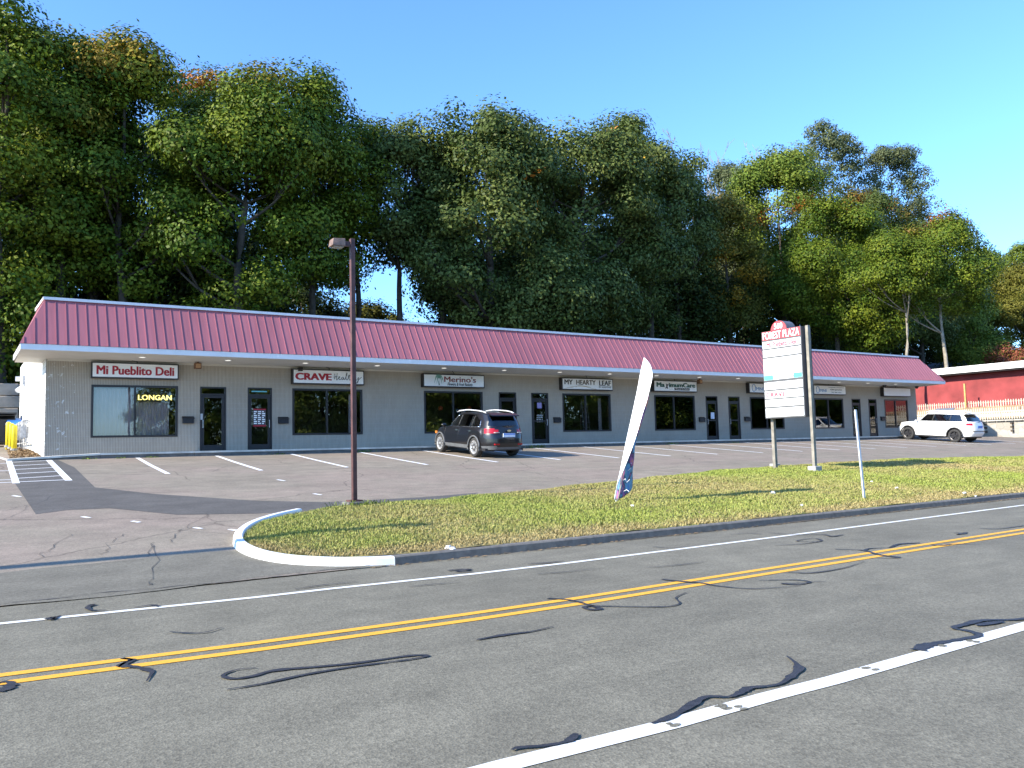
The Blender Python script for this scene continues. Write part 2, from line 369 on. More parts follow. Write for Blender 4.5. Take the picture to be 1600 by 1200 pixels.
# tar-sealed cracks
def tar(px, wd, n=5):
    P = smooth_pts([road_pt(*p)[:2] for p in px], n); W = np.interp(np.linspace(0, 1, len(P)), np.linspace(0, 1, len(wd)), wd)
    rg = np.random.RandomState(len(px)*7+int(px[0][0])); W = W*.92*(1+.18*rg.randn(len(P)))
    return (P, list(np.maximum(W, .008)))
T = [tar([(185,1044),(196,1036),(206,1032),(190,1030),(207,1033),(190,1041),(215,1044),(233,1049),(237,1053),(229,1066)], [.02,.04,.03,.03,.06,.09,.06,.08,.03,.01]),
 tar([(-5,1082),(12,1076),(17,1068),(5,1067),(-5,1070)], [.1,.12,.05,.05,.02]),
 tar([(400,1045),(370,1048),(348,1057),(365,1062),(395,1058),(430,1049),(500,1043),(560,1037),(640,1026),(668,1026),(640,1032),(560,1042),(480,1055),(410,1070),(355,1079)], [.015,.02,.04,.06,.05,.06,.05,.05,.04,.04,.03,.04,.05,.04,.02]),
 tar([(745,1001),(790,993),(830,988),(865,980)], [.03,.06,.03,.01]),
 tar([(855,936),(885,938),(905,942),(925,948),(938,952),(925,954),(912,950),(930,948),(980,949),(1040,949),(1062,944),(1056,935),(1072,927)], [.05,.05,.05,.06,.06,.06,.05,.04,.03,.03,.02,.02,.01]),
 tar([(1034,906),(1060,909),(1095,912),(1125,917),(1180,921),(1250,916)], [.06,.06,.05,.04,.03,.01]),
 tar([(1185,908),(1240,907),(1265,910),(1250,914),(1222,913),(1240,912),(1290,909)], [.02,.04,.04,.04,.05,.02,.01]),
 tar([(1230,895),(1270,896),(1320,888),(1350,878)], [.03,.05,.03,.01]),
 tar([(1305,859),(1340,860),(1355,862),(1375,868),(1405,872),(1360,873)], [.04,.05,.07,.07,.06,.01]),
 tar([(1350,862),(1358,858),(1390,856),(1405,851),(1438,849)], [.05,.05,.05,.06,.07]),
 tar([(1455,852),(1475,853),(1490,851),(1530,851)], [.06,.06,.03,.02]),
 tar([(1530,826),(1560,827),(1600,822)], [.04,.05,.04]),
 tar([(1490,833),(1510,834),(1495,836),(1512,832)], [.05,.05,.04,.03]),
 tar([(1210,853),(1250,851),(1283,846),(1270,842),(1245,846),(1280,847)], [.02,.04,.05,.03,.04,.02]),
 tar([(1200,833),(1240,836),(1285,836),(1300,839),(1318,836)], [.02,.03,.04,.07,.02]),
 tar([(800,1175),(812,1171),(850,1168),(880,1163),(893,1157),(900,1149)], [.015,.03,.035,.04,.07,.03]),
 tar([(1018,1133),(1050,1122),(1085,1101),(1105,1091),(1140,1091),(1160,1083),(1172,1077),(1215,1072),(1235,1060),(1248,1048),(1243,1038),(1229,1027)], [.02,.06,.07,.05,.03,.06,.07,.03,.06,.08,.04,.01]),
 tar([(1435,1018),(1445,1011),(1470,1006),(1500,1001),(1530,995),(1515,988),(1490,983),(1510,977),(1535,971),(1580,970),(1610,968)], [.14,.12,.08,.06,.08,.06,.05,.09,.07,.06,.10]),
 tar([(1527,979),(1545,976),(1568,973)], [.04,.10,.03]),
 tar([(70,969),(83,966),(80,970),(95,963)], [.04,.08,.06,.02]),
 tar([(135,948),(148,946),(137,950),(143,955),(165,955)], [.05,.05,.05,.05,.02]),
 tar([(210,951),(235,947),(248,949)], [.03,.05,.06]),
 tar([(265,989),(300,991),(325,989),(347,982)], [.02,.03,.03,.01]),
 tar([(460,922),(500,916),(540,912),(560,910)], [.02,.04,.03,.01]),
 tar([(700,893),(715,891),(735,891),(712,894),(738,894)], [.04,.07,.06,.05,.04]),
 tar([(640,918),(680,914),(720,911)], [.01,.03,.01]), tar([(840,898),(870,896),(935,890)], [.02,.03,.01]),
 tar([(1010,888),(1060,884),(1100,879)], [.015,.03,.01]), tar([(825,882),(850,881),(880,878)], [.03,.06,.03]),
 tar([(1020,855),(1050,857),(1100,852)], [.02,.03,.01]), tar([(1190,836),(1170,834),(1140,836)], [.02,.03,.02])]
for i_, it_ in enumerate(T): ribbons('tar_seal', [it_], M['tar'], flat(.009+.0002*i_))
wear = MB()
for (px, py, n) in ((1140, 1106, 9), (1047, 1132, 4), (1354, 1046, 5), (1478, 1011, 3), (1515, 1003, 3)):
    for k in range(n):
        q = road_pt(px+rng.uniform(-18, 18)*(1 if n > 6 else .4), py); q[1] += rng.uniform(-.05, .05); a = rng.uniform(0, 6)
        r1 = rng.uniform(.010, .024); wz = .0066+.0002*len(wear.F)
        wear.add([(q[0]+r1*2*math.cos(t)*rng.uniform(.6, 1), q[1]+r1*math.sin(t), wz) for t in np.linspace(0, 5.5, 8)], [tuple(range(8))])
tag(wear.build('road_wear', M['road']), kind='structure')
# dark cracks across the lot
C = []
for px in ([(1,800),(50,789),(130,795),(180,787)], [(265,850),(275,835),(290,826),(330,800)], [(330,738),(352,730),(380,724)], [(110,660+175),(80,858),(60,872)], [(560,772),(700,765),(860,758)],
           [(700,728),(800,742),(900,752)], [(0,880-66),(20,806),(80,775)], [(160,868),(175,848),(195,835)], [(105,740),(240,738),(390,731)], [(1030,756),(1100,745),(1180,738)], [(232,870),(240,850),(238,905),(232,915)], [(280,828),(385,838)], [(900,735),(1000,728),(1150,722)], [(820,745),(1000,748),(1200,735)]):
    P = [lot_pt(*p)[:2] for p in px]; Q = smooth_pts(P, 7); rg = np.random.RandomState(int(px[0][0]))
    Q = [q+rg.randn(2)*.03 for q in Q]; C.append((Q, [.013*rg.uniform(.3, 1) for _ in Q]))
ribbons('lot_crack', C, M['crack'], slope(.012))
# fresh asphalt patch
pp = [(1.75, 30.55), (2.02, 27.5), (2.05, 21.9), (3.1, 20.0), (4.8, 17.95), (6.1, 17.1), (8.3, 17.0), (9.9, 17.2), (8.5, 16.0), (6.2, 15.9), (4.31, 16.11), (2.95, 16.6), (1.95, 18.05), (1.2, 18.1), (.68, 17.75), (.45, 23.4), (.30, 30.55)]
tag(mesh_obj('asphalt_patch', [(x, y, slope(.008)(x, y)) for x, y in pp], [tuple(range(len(pp)))], M['patch']), kind='structure')
# apron strip: slightly darker asphalt along the road edge
ap = MB(); n = 60
for i in range(n+1):
    x = -30+i*(34.6/n); y0 = 10.62+.1*math.sin(i*.9); y1 = 12.55+.12*math.sin(i*.7)+.05*math.cos(i*1.9)
    ap.V += [(x, y0, slope(.006)(x, y0)), (x, y1, slope(.006)(x, y1))]
    if i: k = 2*i; ap.F.append((k-2, k, k+1, k-1))
tag(ap.build('apron_patch', asphalt('apron_asphalt', .155, (1.07, .985, .76), .1, .18)), kind='structure')
ribbons('apron_seam', [([(x, 10.66+.05*math.sin(x*1.7)+.03*math.sin(x*7)) for x in np.arange(-20, 4.9, .15)], [.018*abs(math.sin(i*.7)+.4*math.sin(i*2.3))+.003 for i in range(len(np.arange(-20, 4.9, .15)))])], M['crack'], slope(.012))
# stall stripes
st = [([(x, 24.5+.04*(i % 3)), (x-.02, 27.4), (x+.02, 30.45)], .135) for i, x in enumerate([4.12, 6.72, 9.42, 12.18]+[14.95+2.74*k for k in range(15)])]
st += [([(1.62, 23.7), (1.5, 30.4)], .17), ([(.47, 23.5), (.40, 30.5)], .16)]
for k, yy in enumerate((23.55, 24.7, 26.0, 27.3, 28.6, 29.9)): st.append(([(.45 if k else -3.5, yy-(.0 if k else .15)), (1.6, yy+.35)], .09))
for yy in (24.6, 27.2, 29.8): st.append(([(-3.5, yy), (.4, yy-.2)], .09))
st += [([lot_pt(x, y)[:2], lot_pt(x+12, y+2.0)[:2]], .08) for x, y in ((128, 808), (206, 815), (303, 825), (358, 828), (490, 772), (433, 750), (20, 775))]
ribbons('parking_stripes', st, M['stall_line'], slope(.012))
ribbons('parking_stripes', [([(.40, 30.7), (.1, 33.5), (-.6, 38)], .15), ([(55.5, 26.0), (66, 27.0)], .12)], M['stall_line'], lambda x, y: terr(x, y)+.012)

# ---- grass island
BK = [(3.22, 12.75), (3.49, 13.63), (3.98, 14.67), (4.67, 15.50), (5.69, 15.92), (7.48, 16.15), (9.8, 16.5), (11.87, 17.05), (14.29, 17.5), (17.87, 18.4), (20.03, 18.9), (22.7, 19.15), (26.7, 19.5), (30.9, 19.5), (34.4, 18.95), (38.3, 18.25), (50, 16.5), (60, 14)]
FR = [(3.22, 12.75), (3.30, 12.0), (3.55, 11.45), (4.05, 11.0), (4.7, 10.78), (5.3, 10.72), (22, 10.82), (60, 10.9)]
back = lambda x: float(np.interp(x, *zip(*BK))); front = lambda x: float(np.interp(x, *zip(*FR)))
def gz(x, y):
    a, b = front(x), back(x); v = min(max((y-a)/max(b-a, .05), 0), 1)
    z0 = zlot(y); e = min(1, (y-a)/.5)
    return z0+.095*(1-v**16)+.03*math.sin(math.pi*v)*min(1, (x-3.2)/3)+.01+.012*math.sin(x*1.7+y)+.01*math.sin(x*4.1-y*2.2)
gx = [3.24, 3.3, 3.4, 3.55, 3.8, 4.2, 4.7]+list(np.arange(5.2, 60, .5)); nv = 26
V = []; F = []
for i, x in enumerate(gx):
    for j in range(nv):
        y = front(x)+(back(x)-front(x))*j/(nv-1); V.append((x, y, gz(x, y)))
for i in range(len(gx)-1):
    for j in range(nv-1): F.append((i*nv+j, (i+1)*nv+j, (i+1)*nv+j+1, i*nv+j+1))
tag(mesh_obj('grass_bank', V, F, M['turf'], smooth=True), kind='structure')
# skirt so the bank has an edge
sk = MB()
for path in (BK,):
    P = smooth_pts(path, 3)
    for i in range(len(P)-1):
        a, b = P[i], P[i+1]; sk.add([(a[0], a[1]+.01, zlot(a[1])-.05), (b[0], b[1]+.01, zlot(b[1])-.05), (b[0], b[1], gz(*b)), (a[0], a[1], gz(*a))], [(0, 1, 2, 3)])
tag(sk.build('grass_bank', M['turf']), kind='structure')
def np_mesh(name, verts, nper, mat, colors=None, parent=None, loc=None):
    """verts (n*nper,3); faces of nper consecutive verts"""
    nvv = len(verts); nf = nvv//nper; me = bpy.data.meshes.new(name)
    me.vertices.add(nvv); me.vertices.foreach_set('co', verts.astype(np.float32).ravel())
    me.loops.add(nvv); me.loops.foreach_set('vertex_index', np.arange(nvv, dtype=np.int32))
    me.polygons.add(nf); me.polygons.foreach_set('loop_start', np.arange(0, nvv, nper, dtype=np.int32))
    me.update(calc_edges=True)
    if colors is not None:
        a = me.attributes.new('tint', 'FLOAT_COLOR', 'FACE'); c = np.ones((nf, 4), np.float32); c[:, :3] = colors; a.data.foreach_set('color', c.ravel())
    me.materials.append(mat)
    o = bpy.data.objects.new(name, me); COL.objects.link(o)
    if parent: o.parent = parent
    if loc is not None: o.location = loc
    return o
def vnoise(x, y, s, seed=0):
    rg = np.random.RandomState(seed); a = 0
    for k in range(7):
        an = rg.uniform(0, 6.28); f = s*rg.uniform(.5, 1.9); a = a+np.sin((x*math.cos(an)+y*math.sin(an))*f+rg.uniform(0, 6.28))
    return a/7*1.6
rg = np.random.RandomState(11)
nB = 330000
bx = 3.3+(rg.rand(nB)**1.5)*42; fy = np.interp(bx, *zip(*FR)); by_ = np.interp(bx, *zip(*BK)); v = rg.rand(nB); y = fy+.03+(by_-fy-.03)*v
keep = rg.rand(nB) < np.clip((by_-fy)/7, .05, 1); bx, y = bx[keep], y[keep]; nB = len(bx)
pat = vnoise(bx, y, .8, 3)+.35*vnoise(bx, y, 3.5, 5)
dens = rg.rand(nB) < np.clip(1.05-.45*np.clip(pat, 0, 1), .3, 1); bx, y, pat = bx[dens], y[dens], pat[dens]; nB = len(bx)
z = np.array([gz(a, b) for a, b in zip(bx, y)])
edge = np.exp(-((y-np.interp(bx, *zip(*FR)))/.55)**2)+.4*np.clip(vnoise(bx, y, .5, 9)-.1, 0, 1)*(bx > 13)
hgt = .02+.033*rg.rand(nB)*(1.1-.5*np.clip(pat+edge, 0, 1)); an = rg.rand(nB)*6.28; wd = .004+.007*rg.rand(nB)+.0005*bx; le = (rg.randn(nB, 2))*.03
Vv = np.zeros((nB, 4, 3)); dx, dy = np.cos(an)*wd, np.sin(an)*wd
Vv[:, 0] = np.c_[bx-dx, y-dy, z-.01]; Vv[:, 1] = np.c_[bx+dx, y+dy, z-.01]
Vv[:, 2] = np.c_[bx+dx*.4+le[:, 0], y+dy*.4+le[:, 1], z+hgt]; Vv[:, 3] = np.c_[bx-dx*.4+le[:, 0], y-dy*.4+le[:, 1], z+hgt]
br = np.clip(.38+.5*pat+.9*edge+.18*rg.randn(nB), 0, 1)[:, None]
g1 = np.array([.255, .30, .06]); g2 = np.array([.34, .27, .12]); cc = g1*(1-br)+g2*br; cc = cc*(.84+.32*rg.rand(nB))[:, None]
tag(np_mesh('grass', Vv.reshape(-1, 3), 4, M['blade'], cc), 'short yellow green grass with brown patches on the roadside bank', 'grass', kind='stuff')
# ---- kerbs
def kerb(name, path, wdt, h, mat, zf, label):
    P = [np.array(p, float) for p in path]; mb = MB(); prof = [(0, -.05), (.012, h-.02), (.035, h), (wdt-.02, h), (wdt, h-.02), (wdt, -.05)]
    n = len(prof)
    for i, p in enumerate(P):
        d = P[min(i+1, len(P)-1)]-P[max(i-1, 0)]; d /= np.linalg.norm(d); nn = np.array([-d[1], d[0]])
        for o_, zz in prof: q = p+nn*o_; mb.V.append((q[0], q[1], zf(p[0], p[1])+zz))
    for i in range(len(P)-1):
        for k in range(n-1): mb.F.append((i*n+k, (i+1)*n+k, (i+1)*n+k+1, i*n+k+1))
    mb.F += [tuple(range(n)), tuple((len(P)-1)*n+k for k in range(n-1, -1, -1))]
    o = mb.build(name, mat); tag(o, label, 'kerb'); o['kind'] = 'structure'; return o
tipw = smooth_pts([(4.95, 15.72), (4.35, 15.25), (3.75, 14.55), (3.32, 13.7), (3.10, 12.8), (3.14, 12.0), (3.42, 11.35), (3.92, 10.9), (4.35, 10.70), (4.75, 10.60)], 6)
kerb('kerb', tipw, .16, .115, M['kerb_white'], lambda x, y: zlot(y), 'white painted kerb curving round the tip of the grass bank')
kerb('kerb', [(4.75+i*.5, 10.60+.012*math.sin(i*.8)+i*.0016) for i in range(0, 110)], .2, .125, M['kerb_grey'], lambda x, y: 0.0, 'grey asphalt kerb running along the road edge of the bank')
# sand and leaves gathered along the kerb foot
dm = MB()
for i in range(520):
    x = 4.4+rng.random()**1.2*26; y = 10.60-abs(rng.gauss(0, .05))-.01+ (x-4.7)*.003; s = rng.uniform(.012, .05); a = rng.uniform(0, 6.28)
    dm.add([(x+s*1.8*math.cos(a), y+s*.5*math.sin(a), .012), (x+s*math.cos(a+2), y+s*.6*math.sin(a+2), .014), (x+s*math.cos(a+4), y+s*.6*math.sin(a+4), .02)], [(0, 1, 2)])
tag(dm.build('leaf_litter', M['leaflitter']), 'dry tan leaves gathered at the foot of the road kerb', 'leaves', kind='stuff')

# ================================================================== PLAZA BUILDING
D = 32.4; WB = 1.755; XL, XR = 1.47, 53.7
# walk in front
wk = MB()
for (x0, x1, z0, z1) in ((.35, 4.0, 1.60, 1.735), (4.0, 54.6, 1.735, 1.745)):
    wk.add([(x0, 30.62, 1.4), (x1, 30.62, 1.4), (x1, 30.62, z1), (x0, 30.62, z0), (x0, 32.39, 1.4), (x1, 32.39, 1.4), (x1, 32.39, z1+.01), (x0, 32.39, z0+.01)],
           [(0, 1, 2, 3), (3, 2, 6, 7), (0, 3, 7, 4), (1, 5, 6, 2)])
tag(wk.build('walkway', M['walk']), kind='structure')
kbm = simple('dark_kerb_face', (.13, .125, .115), .9, var=.3, sc_=4)
kb = MB(); xk = 3.0; 
while xk < 54.5: kb.box(xk+.008, min(xk+3.0, 54.6)-.008, 30.56, 30.62, 1.45, 1.672); xk += 3.0
kb2 = MB().box(.35, 3.0, 30.56, 30.62, 1.45, 1.62); kb2.V = [(x, y, (z if z < 1.5 else 1.55+(x-.35)*.046)) for x, y, z in kb2.V]
kb.add(kb2.V, kb2.F)
ns = MB().add([(.35, 30.53, 1.555), (3.0, 30.53, 1.675), (3.0, 30.53, 1.735), (.35, 30.53, 1.615), (.35, 30.64, 1.555), (3.0, 30.64, 1.675), (3.0, 30.64, 1.745), (.35, 30.64, 1.63)], [(0, 1, 2, 3), (3, 2, 6, 7), (0, 3, 7, 4), (0, 4, 5, 1)])
xk = 3.0
while xk < 54.5: ns.box(xk+.006, min(xk+3, 54.6)-.006, 30.53, 30.64, 1.675, 1.738); xk += 3.0
tag(ns.build('walkway_edge', simple('pale_slab_edge', (.62, .58, .50), .9, var=.2, sc_=3)), kind='structure')
tag(kb.build('walkway_kerb', kbm), kind='structure')

plaza = empty('plaza_building', (27, D, WB), 'long single storey grey block shopping plaza with maroon metal mansard roof', 'building')
plaza_loc = Vector((27, D, WB))
def P_(o, par=plaza):   # parent keeping world placement of an object modelled in world coordinates
    o.parent = par; o.location = tuple(-c for c in world_loc(par)); return o
def world_loc(o):
    v = Vector(o.location); 
    while o.parent: o = o.parent; v += Vector(o.location)
    return v
def part(mb, name, mat, par=plaza, smooth=False):
    o = mb.build(name, mat, None, smooth); return P_(o, par)
DOORS = [(6.56, 7.52), (8.34, 9.29), (19.88, 20.85), (21.71, 22.70), (33.39, 34.32), (35.18, 36.11), (46.5, 47.4), (48.26, 49.13)]
WINS = [(2.87, 5.77, 4.30), (10.11, 13.11, 11.56), (16.0, 19.0, 17.47), (23.55, 26.59, 24.98), (29.57, 32.54, 30.98), (36.97, 39.9, 38.4), (42.75, 45.61, 44.11), (50.0, 52.66, 51.23)]
WZ0, WZ1 = 2.30, 4.19
ops = sorted([(a, b, WB, 4.19) for a, b in DOORS]+[(a, b, WZ0, WZ1) for a, b, _ in WINS])
fw = MB(); x = XL
for a, b, z0, z1 in ops:
    fw.box(x, a, D, D+.25, 1.5, 5.09)
    fw.box(a, b, D, D+.25, z1, 5.09)
    fw.box(a, b, D, D+.25, 1.5, z0)
    x = b
fw.box(x, XR, D, D+.25, 1.5, 5.09)
part(fw, 'front_wall', M['block'])
# left side wall, very slightly splayed, white paint
sw = MB(); a, b = (1.47, 32.43), (1.02, 46.5)
sw.add([(1.45, 32.42, 1.4), (1.0, 46.5, 1.9), (1.0, 46.5, 6.1), (1.45, 32.42, 6.1), (1.75, 32.66, 1.4), (1.3, 46.5, 1.9), (1.3, 46.5, 6.1), (1.75, 32.66, 6.1)],
       [(0, 3, 2, 1), (4, 5, 6, 7), (0, 4, 7, 3), (3, 7, 6, 2), (1, 2, 6, 5)])
part(sw, 'side_wall', M['white_block'])
part(MB().box(XR-.25, XR-.005, D+.25, 46.5, 1.5, 6.1), 'side_wall', M['block'])
part(MB().box(1.3, XR, 46.5, 46.75, 1.5, 6.1), 'rear_wall', M['block'])
part(MB().box(1.46, XR-.26, 32.66, 46.49, 5.95, 6.05), 'roof_slab', M['dark'])
# inside
part(MB().box(1.76, XR-.26, 32.66, 39, 1.6, 1.74), 'floor', M['room_dark'])
bw = MB().box(1.76, XR-.26, 38.9, 39.0, 1.75, 5.9)
for x in (8.0, 15.0, 21.3, 28.0, 34.8, 41.5, 48.0): bw.box(x-.05, x+.05, 32.66, 38.89, 1.75, 4.8)
part(bw, 'inner_wall', M['room'])
part(MB().box(1.76, XR-.26, 32.66, 38.89, 4.8, 4.9), 'ceiling', M['room'])
# mansard
FY, FZ0, FZ1, RY, RZ = 30.30, 5.125, 5.315, 31.38, 6.97
FXL, FXR, RXL, RXR = .63, 53.75, 1.34, 52.45
mr = MB()
mr.add([(FXL-.02, FY-.02, FZ1), (FXR+.02, FY-.02, FZ1), (RXR, RY, RZ), (RXL, RY, RZ), (.50, 33.9, FZ1), (1.2, 33.9, RZ), (FXR+.1, 33.9, FZ1), (RXR+.1, 33.9, RZ)],
       [(0, 1, 2, 3), (4, 0, 3, 5), (1, 6, 7, 2), (4, 5, 7, 6)])
rib = MB(); x = FXL+.1
nrm = np.cross((1, 0, 0), (0, RY-FY, RZ-FZ1)); nrm = nrm/np.linalg.norm(nrm)
def ribbar(p, q, ac, nv_, h=.021, w2=.010):
    p, q = np.array(p), np.array(q); ac = np.array(ac)*w2; o = nv_*h
    return [p-ac, p+ac, p+ac+o, p-ac+o, q-ac, q+ac, q+ac+o, q-ac+o], [(0, 1, 5, 4), (1, 2, 6, 5), (2, 3, 7, 6), (3, 0, 4, 7), (0, 3, 2, 1), (4, 5, 6, 7)]
while x < FXR:
    t = 1.0
    if x < RXL: t = (x-FXL)/(RXL-FXL)
    if x > RXR: t = (FXR-x)/(FXR-RXR)
    t = max(min(t, 1), .02); q = (x, FY-.02+(RY-FY+.02)*t, FZ1+(RZ-FZ1)*t)
    rib.add(*ribbar((x, FY-.02, FZ1), q, (1, 0, 0), nrm)); x += .3048
ms = part(mr, 'mansard_roof', M['roof_red']); P_(rib.build('standing_seams', M['roof_red']), ms)
part(MB().box(RXL-.06, RXR+.06, RY-.08, RY+.10, RZ-.01, RZ+.085).add([(RXL-.06, RY+.1, RZ-.01), (RXL+.04, RY+.1, RZ-.01), (1.26, 34, RZ-.01), (1.14, 34, RZ-.01), (RXL-.06, RY+.1, RZ+.085), (RXL+.04, RY+.1, RZ+.085), (1.26, 34, RZ+.085), (1.14, 34, RZ+.085)], [(0, 3, 2, 1), (4, 5, 6, 7), (0, 1, 5, 4), (1, 2, 6, 5), (2, 3, 7, 6), (3, 0, 4, 7)]), 'ridge_cap', M['white_trim'])
fa = MB().box(FXL, FXR, FY, FY+.04, FZ0, FZ1-.004)
fa.add([(FXL, FY+.041, FZ0), (FXL+.04, FY+.041, FZ0), (.54, 33.9, FZ0), (.50, 33.9, FZ0), (FXL, FY+.041, FZ1-.004), (FXL+.04, FY+.041, FZ1-.004), (.54, 33.9, FZ1-.004), (.50, 33.9, FZ1-.004)], [(0, 3, 2, 1), (4, 5, 6, 7), (0, 1, 5, 4), (1, 2, 6, 5), (2, 3, 7, 6), (3, 0, 4, 7)])
fa.box(FXR-.04, FXR, FY+.041, 33.9, FZ0, FZ1-.004)
part(fa, 'fascia', M['white_trim'])
so = MB().add([(FXL+.04, FY+.04, FZ0+.015), (FXR-.04, FY+.04, FZ0+.015), (FXR-.04, D-.001, 5.06), (.58, D-.001, 5.06), (FXR-.04, 33.9, 5.06), (.54, 33.9, 5.06), (1.44, D-.001, 5.06), (1.40, 33.9, 5.06)], [(0, 3, 2, 1), (3, 5, 7, 6)])
so.box(XL+.02, XR-.02, D-.03, D-.002, 5.0, 5.062)
part(so, 'soffit', M['soffit'])
sofz = lambda y: FZ0+.015+(5.06-FZ0-.015)*(y-FY-.04)/(D-FY-.04)

# windows and doors (frame + glass)
for i, (a, b, mu) in enumerate(WINS):
    f = MB(); y0, y1 = D-.02, D+.10; fr = .075
    f.box(a, b, y0, y1, WZ0, WZ0+fr).box(a, b, y0, y1, WZ1-fr, WZ1).box(a, a+fr, y0, y1, WZ0+fr, WZ1-fr).box(b-fr, b, y0, y1, WZ0+fr, WZ1-fr).box(mu-.03, mu+.03, y0, y1, WZ0+fr, WZ1-fr)
    w_ = part(f, 'window', M['bronze'])
    P_(MB().box(a+fr, mu-.03, D+.03, D+.042, WZ0+fr, WZ1-fr).box(mu+.03, b-fr, D+.03, D+.042, WZ0+fr, WZ1-fr).build('glass', M['glass']), w_)
for i, (a, b) in enumerate(DOORS):
    f = MB(); y0, y1 = D-.015, D+.10; fr = .055; tz = 3.93
    f.box(a, a+fr, y0, y1, WB+.004, 4.19).box(b-fr, b, y0, y1, WB+.004, 4.19).box(a+fr, b-fr, y0, y1, 4.19-fr, 4.19).box(a+fr, b-fr, y0, y1, tz-.06, tz)
    d = part(f, 'door', M['bronze'])
    s = .10; l = MB(); x0, x1, z0, z1 = a+fr+.003, b-fr-.003, WB+.012, tz-.063
    l.box(x0, x0+s, D+.02, D+.07, z0, z1).box(x1-s, x1, D+.02, D+.07, z0, z1).box(x0+s, x1-s, D+.02, D+.07, z0, z0+.2).box(x0+s, x1-s, D+.02, D+.07, z1-s, z1)
    if i in (0, 2): pass
    elif i >= 3: l.box(x0+s, x1-s, D+.02, D+.06, 2.80, 2.87)
    P_(l.build('door_leaf', M['bronze']), d)
    P_(MB().box(x0+s, x1-s, D+.04, D+.05, z0+.2, z1-s).box(a+fr, b-fr, D+.04, D+.05, tz, 4.19-fr).build('glass', M['glass']), d)
    hx = x0+.05 if i in (0, 4, 5, 6) else x1-.05
    P_(MB().tube([(hx, D-.035, 2.62), (hx, D-.035, 2.92)], .013, 6).box(hx-.012, hx+.012, D-.04, D+.02, 2.64, 2.66).box(hx-.012, hx+.012, D-.04, D+.02, 2.88, 2.90).build('handle', M['steel']), d)
P_(MB().box(6.575, 6.66, D-.03, D-.016, 2.93, 3.16).build('lock_plate', M['steel']))
# ---- text helper
def text(s, x0, x1, z0, z1, y, mat, parent=None, name='lettering', off=0, shear=0, face='front', depth=.012, spacing=1.0):
    bold, off = off, 0
    cu_ = bpy.data.curves.new('t', 'FONT'); cu_.body = s; cu_.offset = off; cu_.shear = shear; cu_.extrude = .01; cu_.space_character = spacing; cu_.resolution_u = 3
    ob = bpy.data.objects.new('t', cu_); COL.objects.link(ob); bpy.context.view_layer.update()
    me = bpy.data.meshes.new_from_object(ob); bpy.data.objects.remove(ob)
    co = np.array([v.co[:] for v in me.vertices]); mn, mx = co.min(0), co.max(0)
    if bold > 0:          # heavier strokes: the outline repeated with small sideways shifts, each 1 mm proud of the last
        me.transform(Matrix.Identity(4)); vs = [v.co[:] for v in me.vertices]; fs = [tuple(p.vertices) for p in me.polygons]; n0 = len(vs); V = []; F = []
        for k_i, (sx_, sy_) in enumerate(((-1, -.4), (1, .4), (0, 0), (-1, .4), (1, -.4))):
            V += [(x+sx_*bold, y_+sy_*bold, z_+.004*k_i) for x, y_, z_ in vs]; F += [tuple(i+n0*k_i for i in f) for f in fs]
        me = bpy.data.meshes.new('t'); me.from_pydata(V, [], F); me.update(); co = np.array(V); mn, mx = co.min(0), co.max(0)
    sx = (x1-x0)/(mx[0]-mn[0]); sz = (z1-z0)/(mx[1]-mn[1]); u = (co[:, 0]-mn[0])*sx; v_ = z0+(co[:, 1]-mn[1])*sz; dd = (co[:, 2]-mn[2])/(mx[2]-mn[2])*depth
    if face == 'front': out = np.c_[x0+u, y-dd, v_]
    else: out = np.c_[y-dd, x1-u, v_]         # faces -X ; x0..x1 measured along Y
    me.vertices.foreach_set('co', out.astype(np.float32).ravel()); me.materials.clear(); me.materials.append(mat); me.update()
    o = bpy.data.objects.new(name, me); COL.objects.link(o)
    if parent: P_(o, parent)
    return o
# ---- shop signs
SY = D-.26
def k_(x, z): s = (D-.27)/D; return x*s, 1.6+(z-1.6)*s
def shop_sign(x0, x1, z0, z1, label):
    x0, z0 = k_(x0, z0); x1, z1 = k_(x1, z1)
    e = empty('shop_sign', ((x0+x1)/2, D-.14, z0), label, 'sign', 'box signs above the shop windows')
    fr = MB().box(x0, x1, D-.25, D-.003, z0, z1); fr = part(fr, 'cabinet', M['bronze'], e); bevel(fr, .008)
    part(MB().box(x0+.045, x1-.045, D-.262, D-.251, z0+.045, z1-.045), 'face_panel', M['sign_white'], e)
    cab = MB().tube(smooth_pts([((x0+x1)/2+.05, D-.12, z1), ((x0+x1)/2+.03, D-.13, z1+.08), ((x0+x1)/2-.15, D-.3, sofz(D-.3)+.0)], 5), .013, 6); part(cab, 'power_cable', M['bronze'], e)
    return e, x0+.045, x1-.045, z0+.045, z1-.045
def stroke(polys, rad=.008):
    mb = MB()
    for p in polys: mb.tube(p, rad, 5)
    return mb
e, a, b, c, d = shop_sign(2.86, 5.80, 4.44, 5.02, 'white box sign reading Mi Pueblito Deli in bold red letters')
text('Mi Pueblito Deli', a+.12, b-.12, c+.085, d-.085, SY-.003, M['red_text'], e, off=.035)
e, a, b, c, d = shop_sign(10.13, 13.21, 4.38, 5.0, 'white box sign reading CRAVE in red and Healthy in thin black script')
text('CRAVE', a+.06, a+1.58, c+.12, d-.12, SY-.003, M['red_text'], e, off=.05)
def script(pts, x0, x1, z0, z1):
    return [(x0+(x1-x0)*u, SY-.008, z0+(z1-z0)*v) for u, v in pts]
hx0, hx1, hz0, hz1 = a+1.66, b-.08, c+.06, d-.10
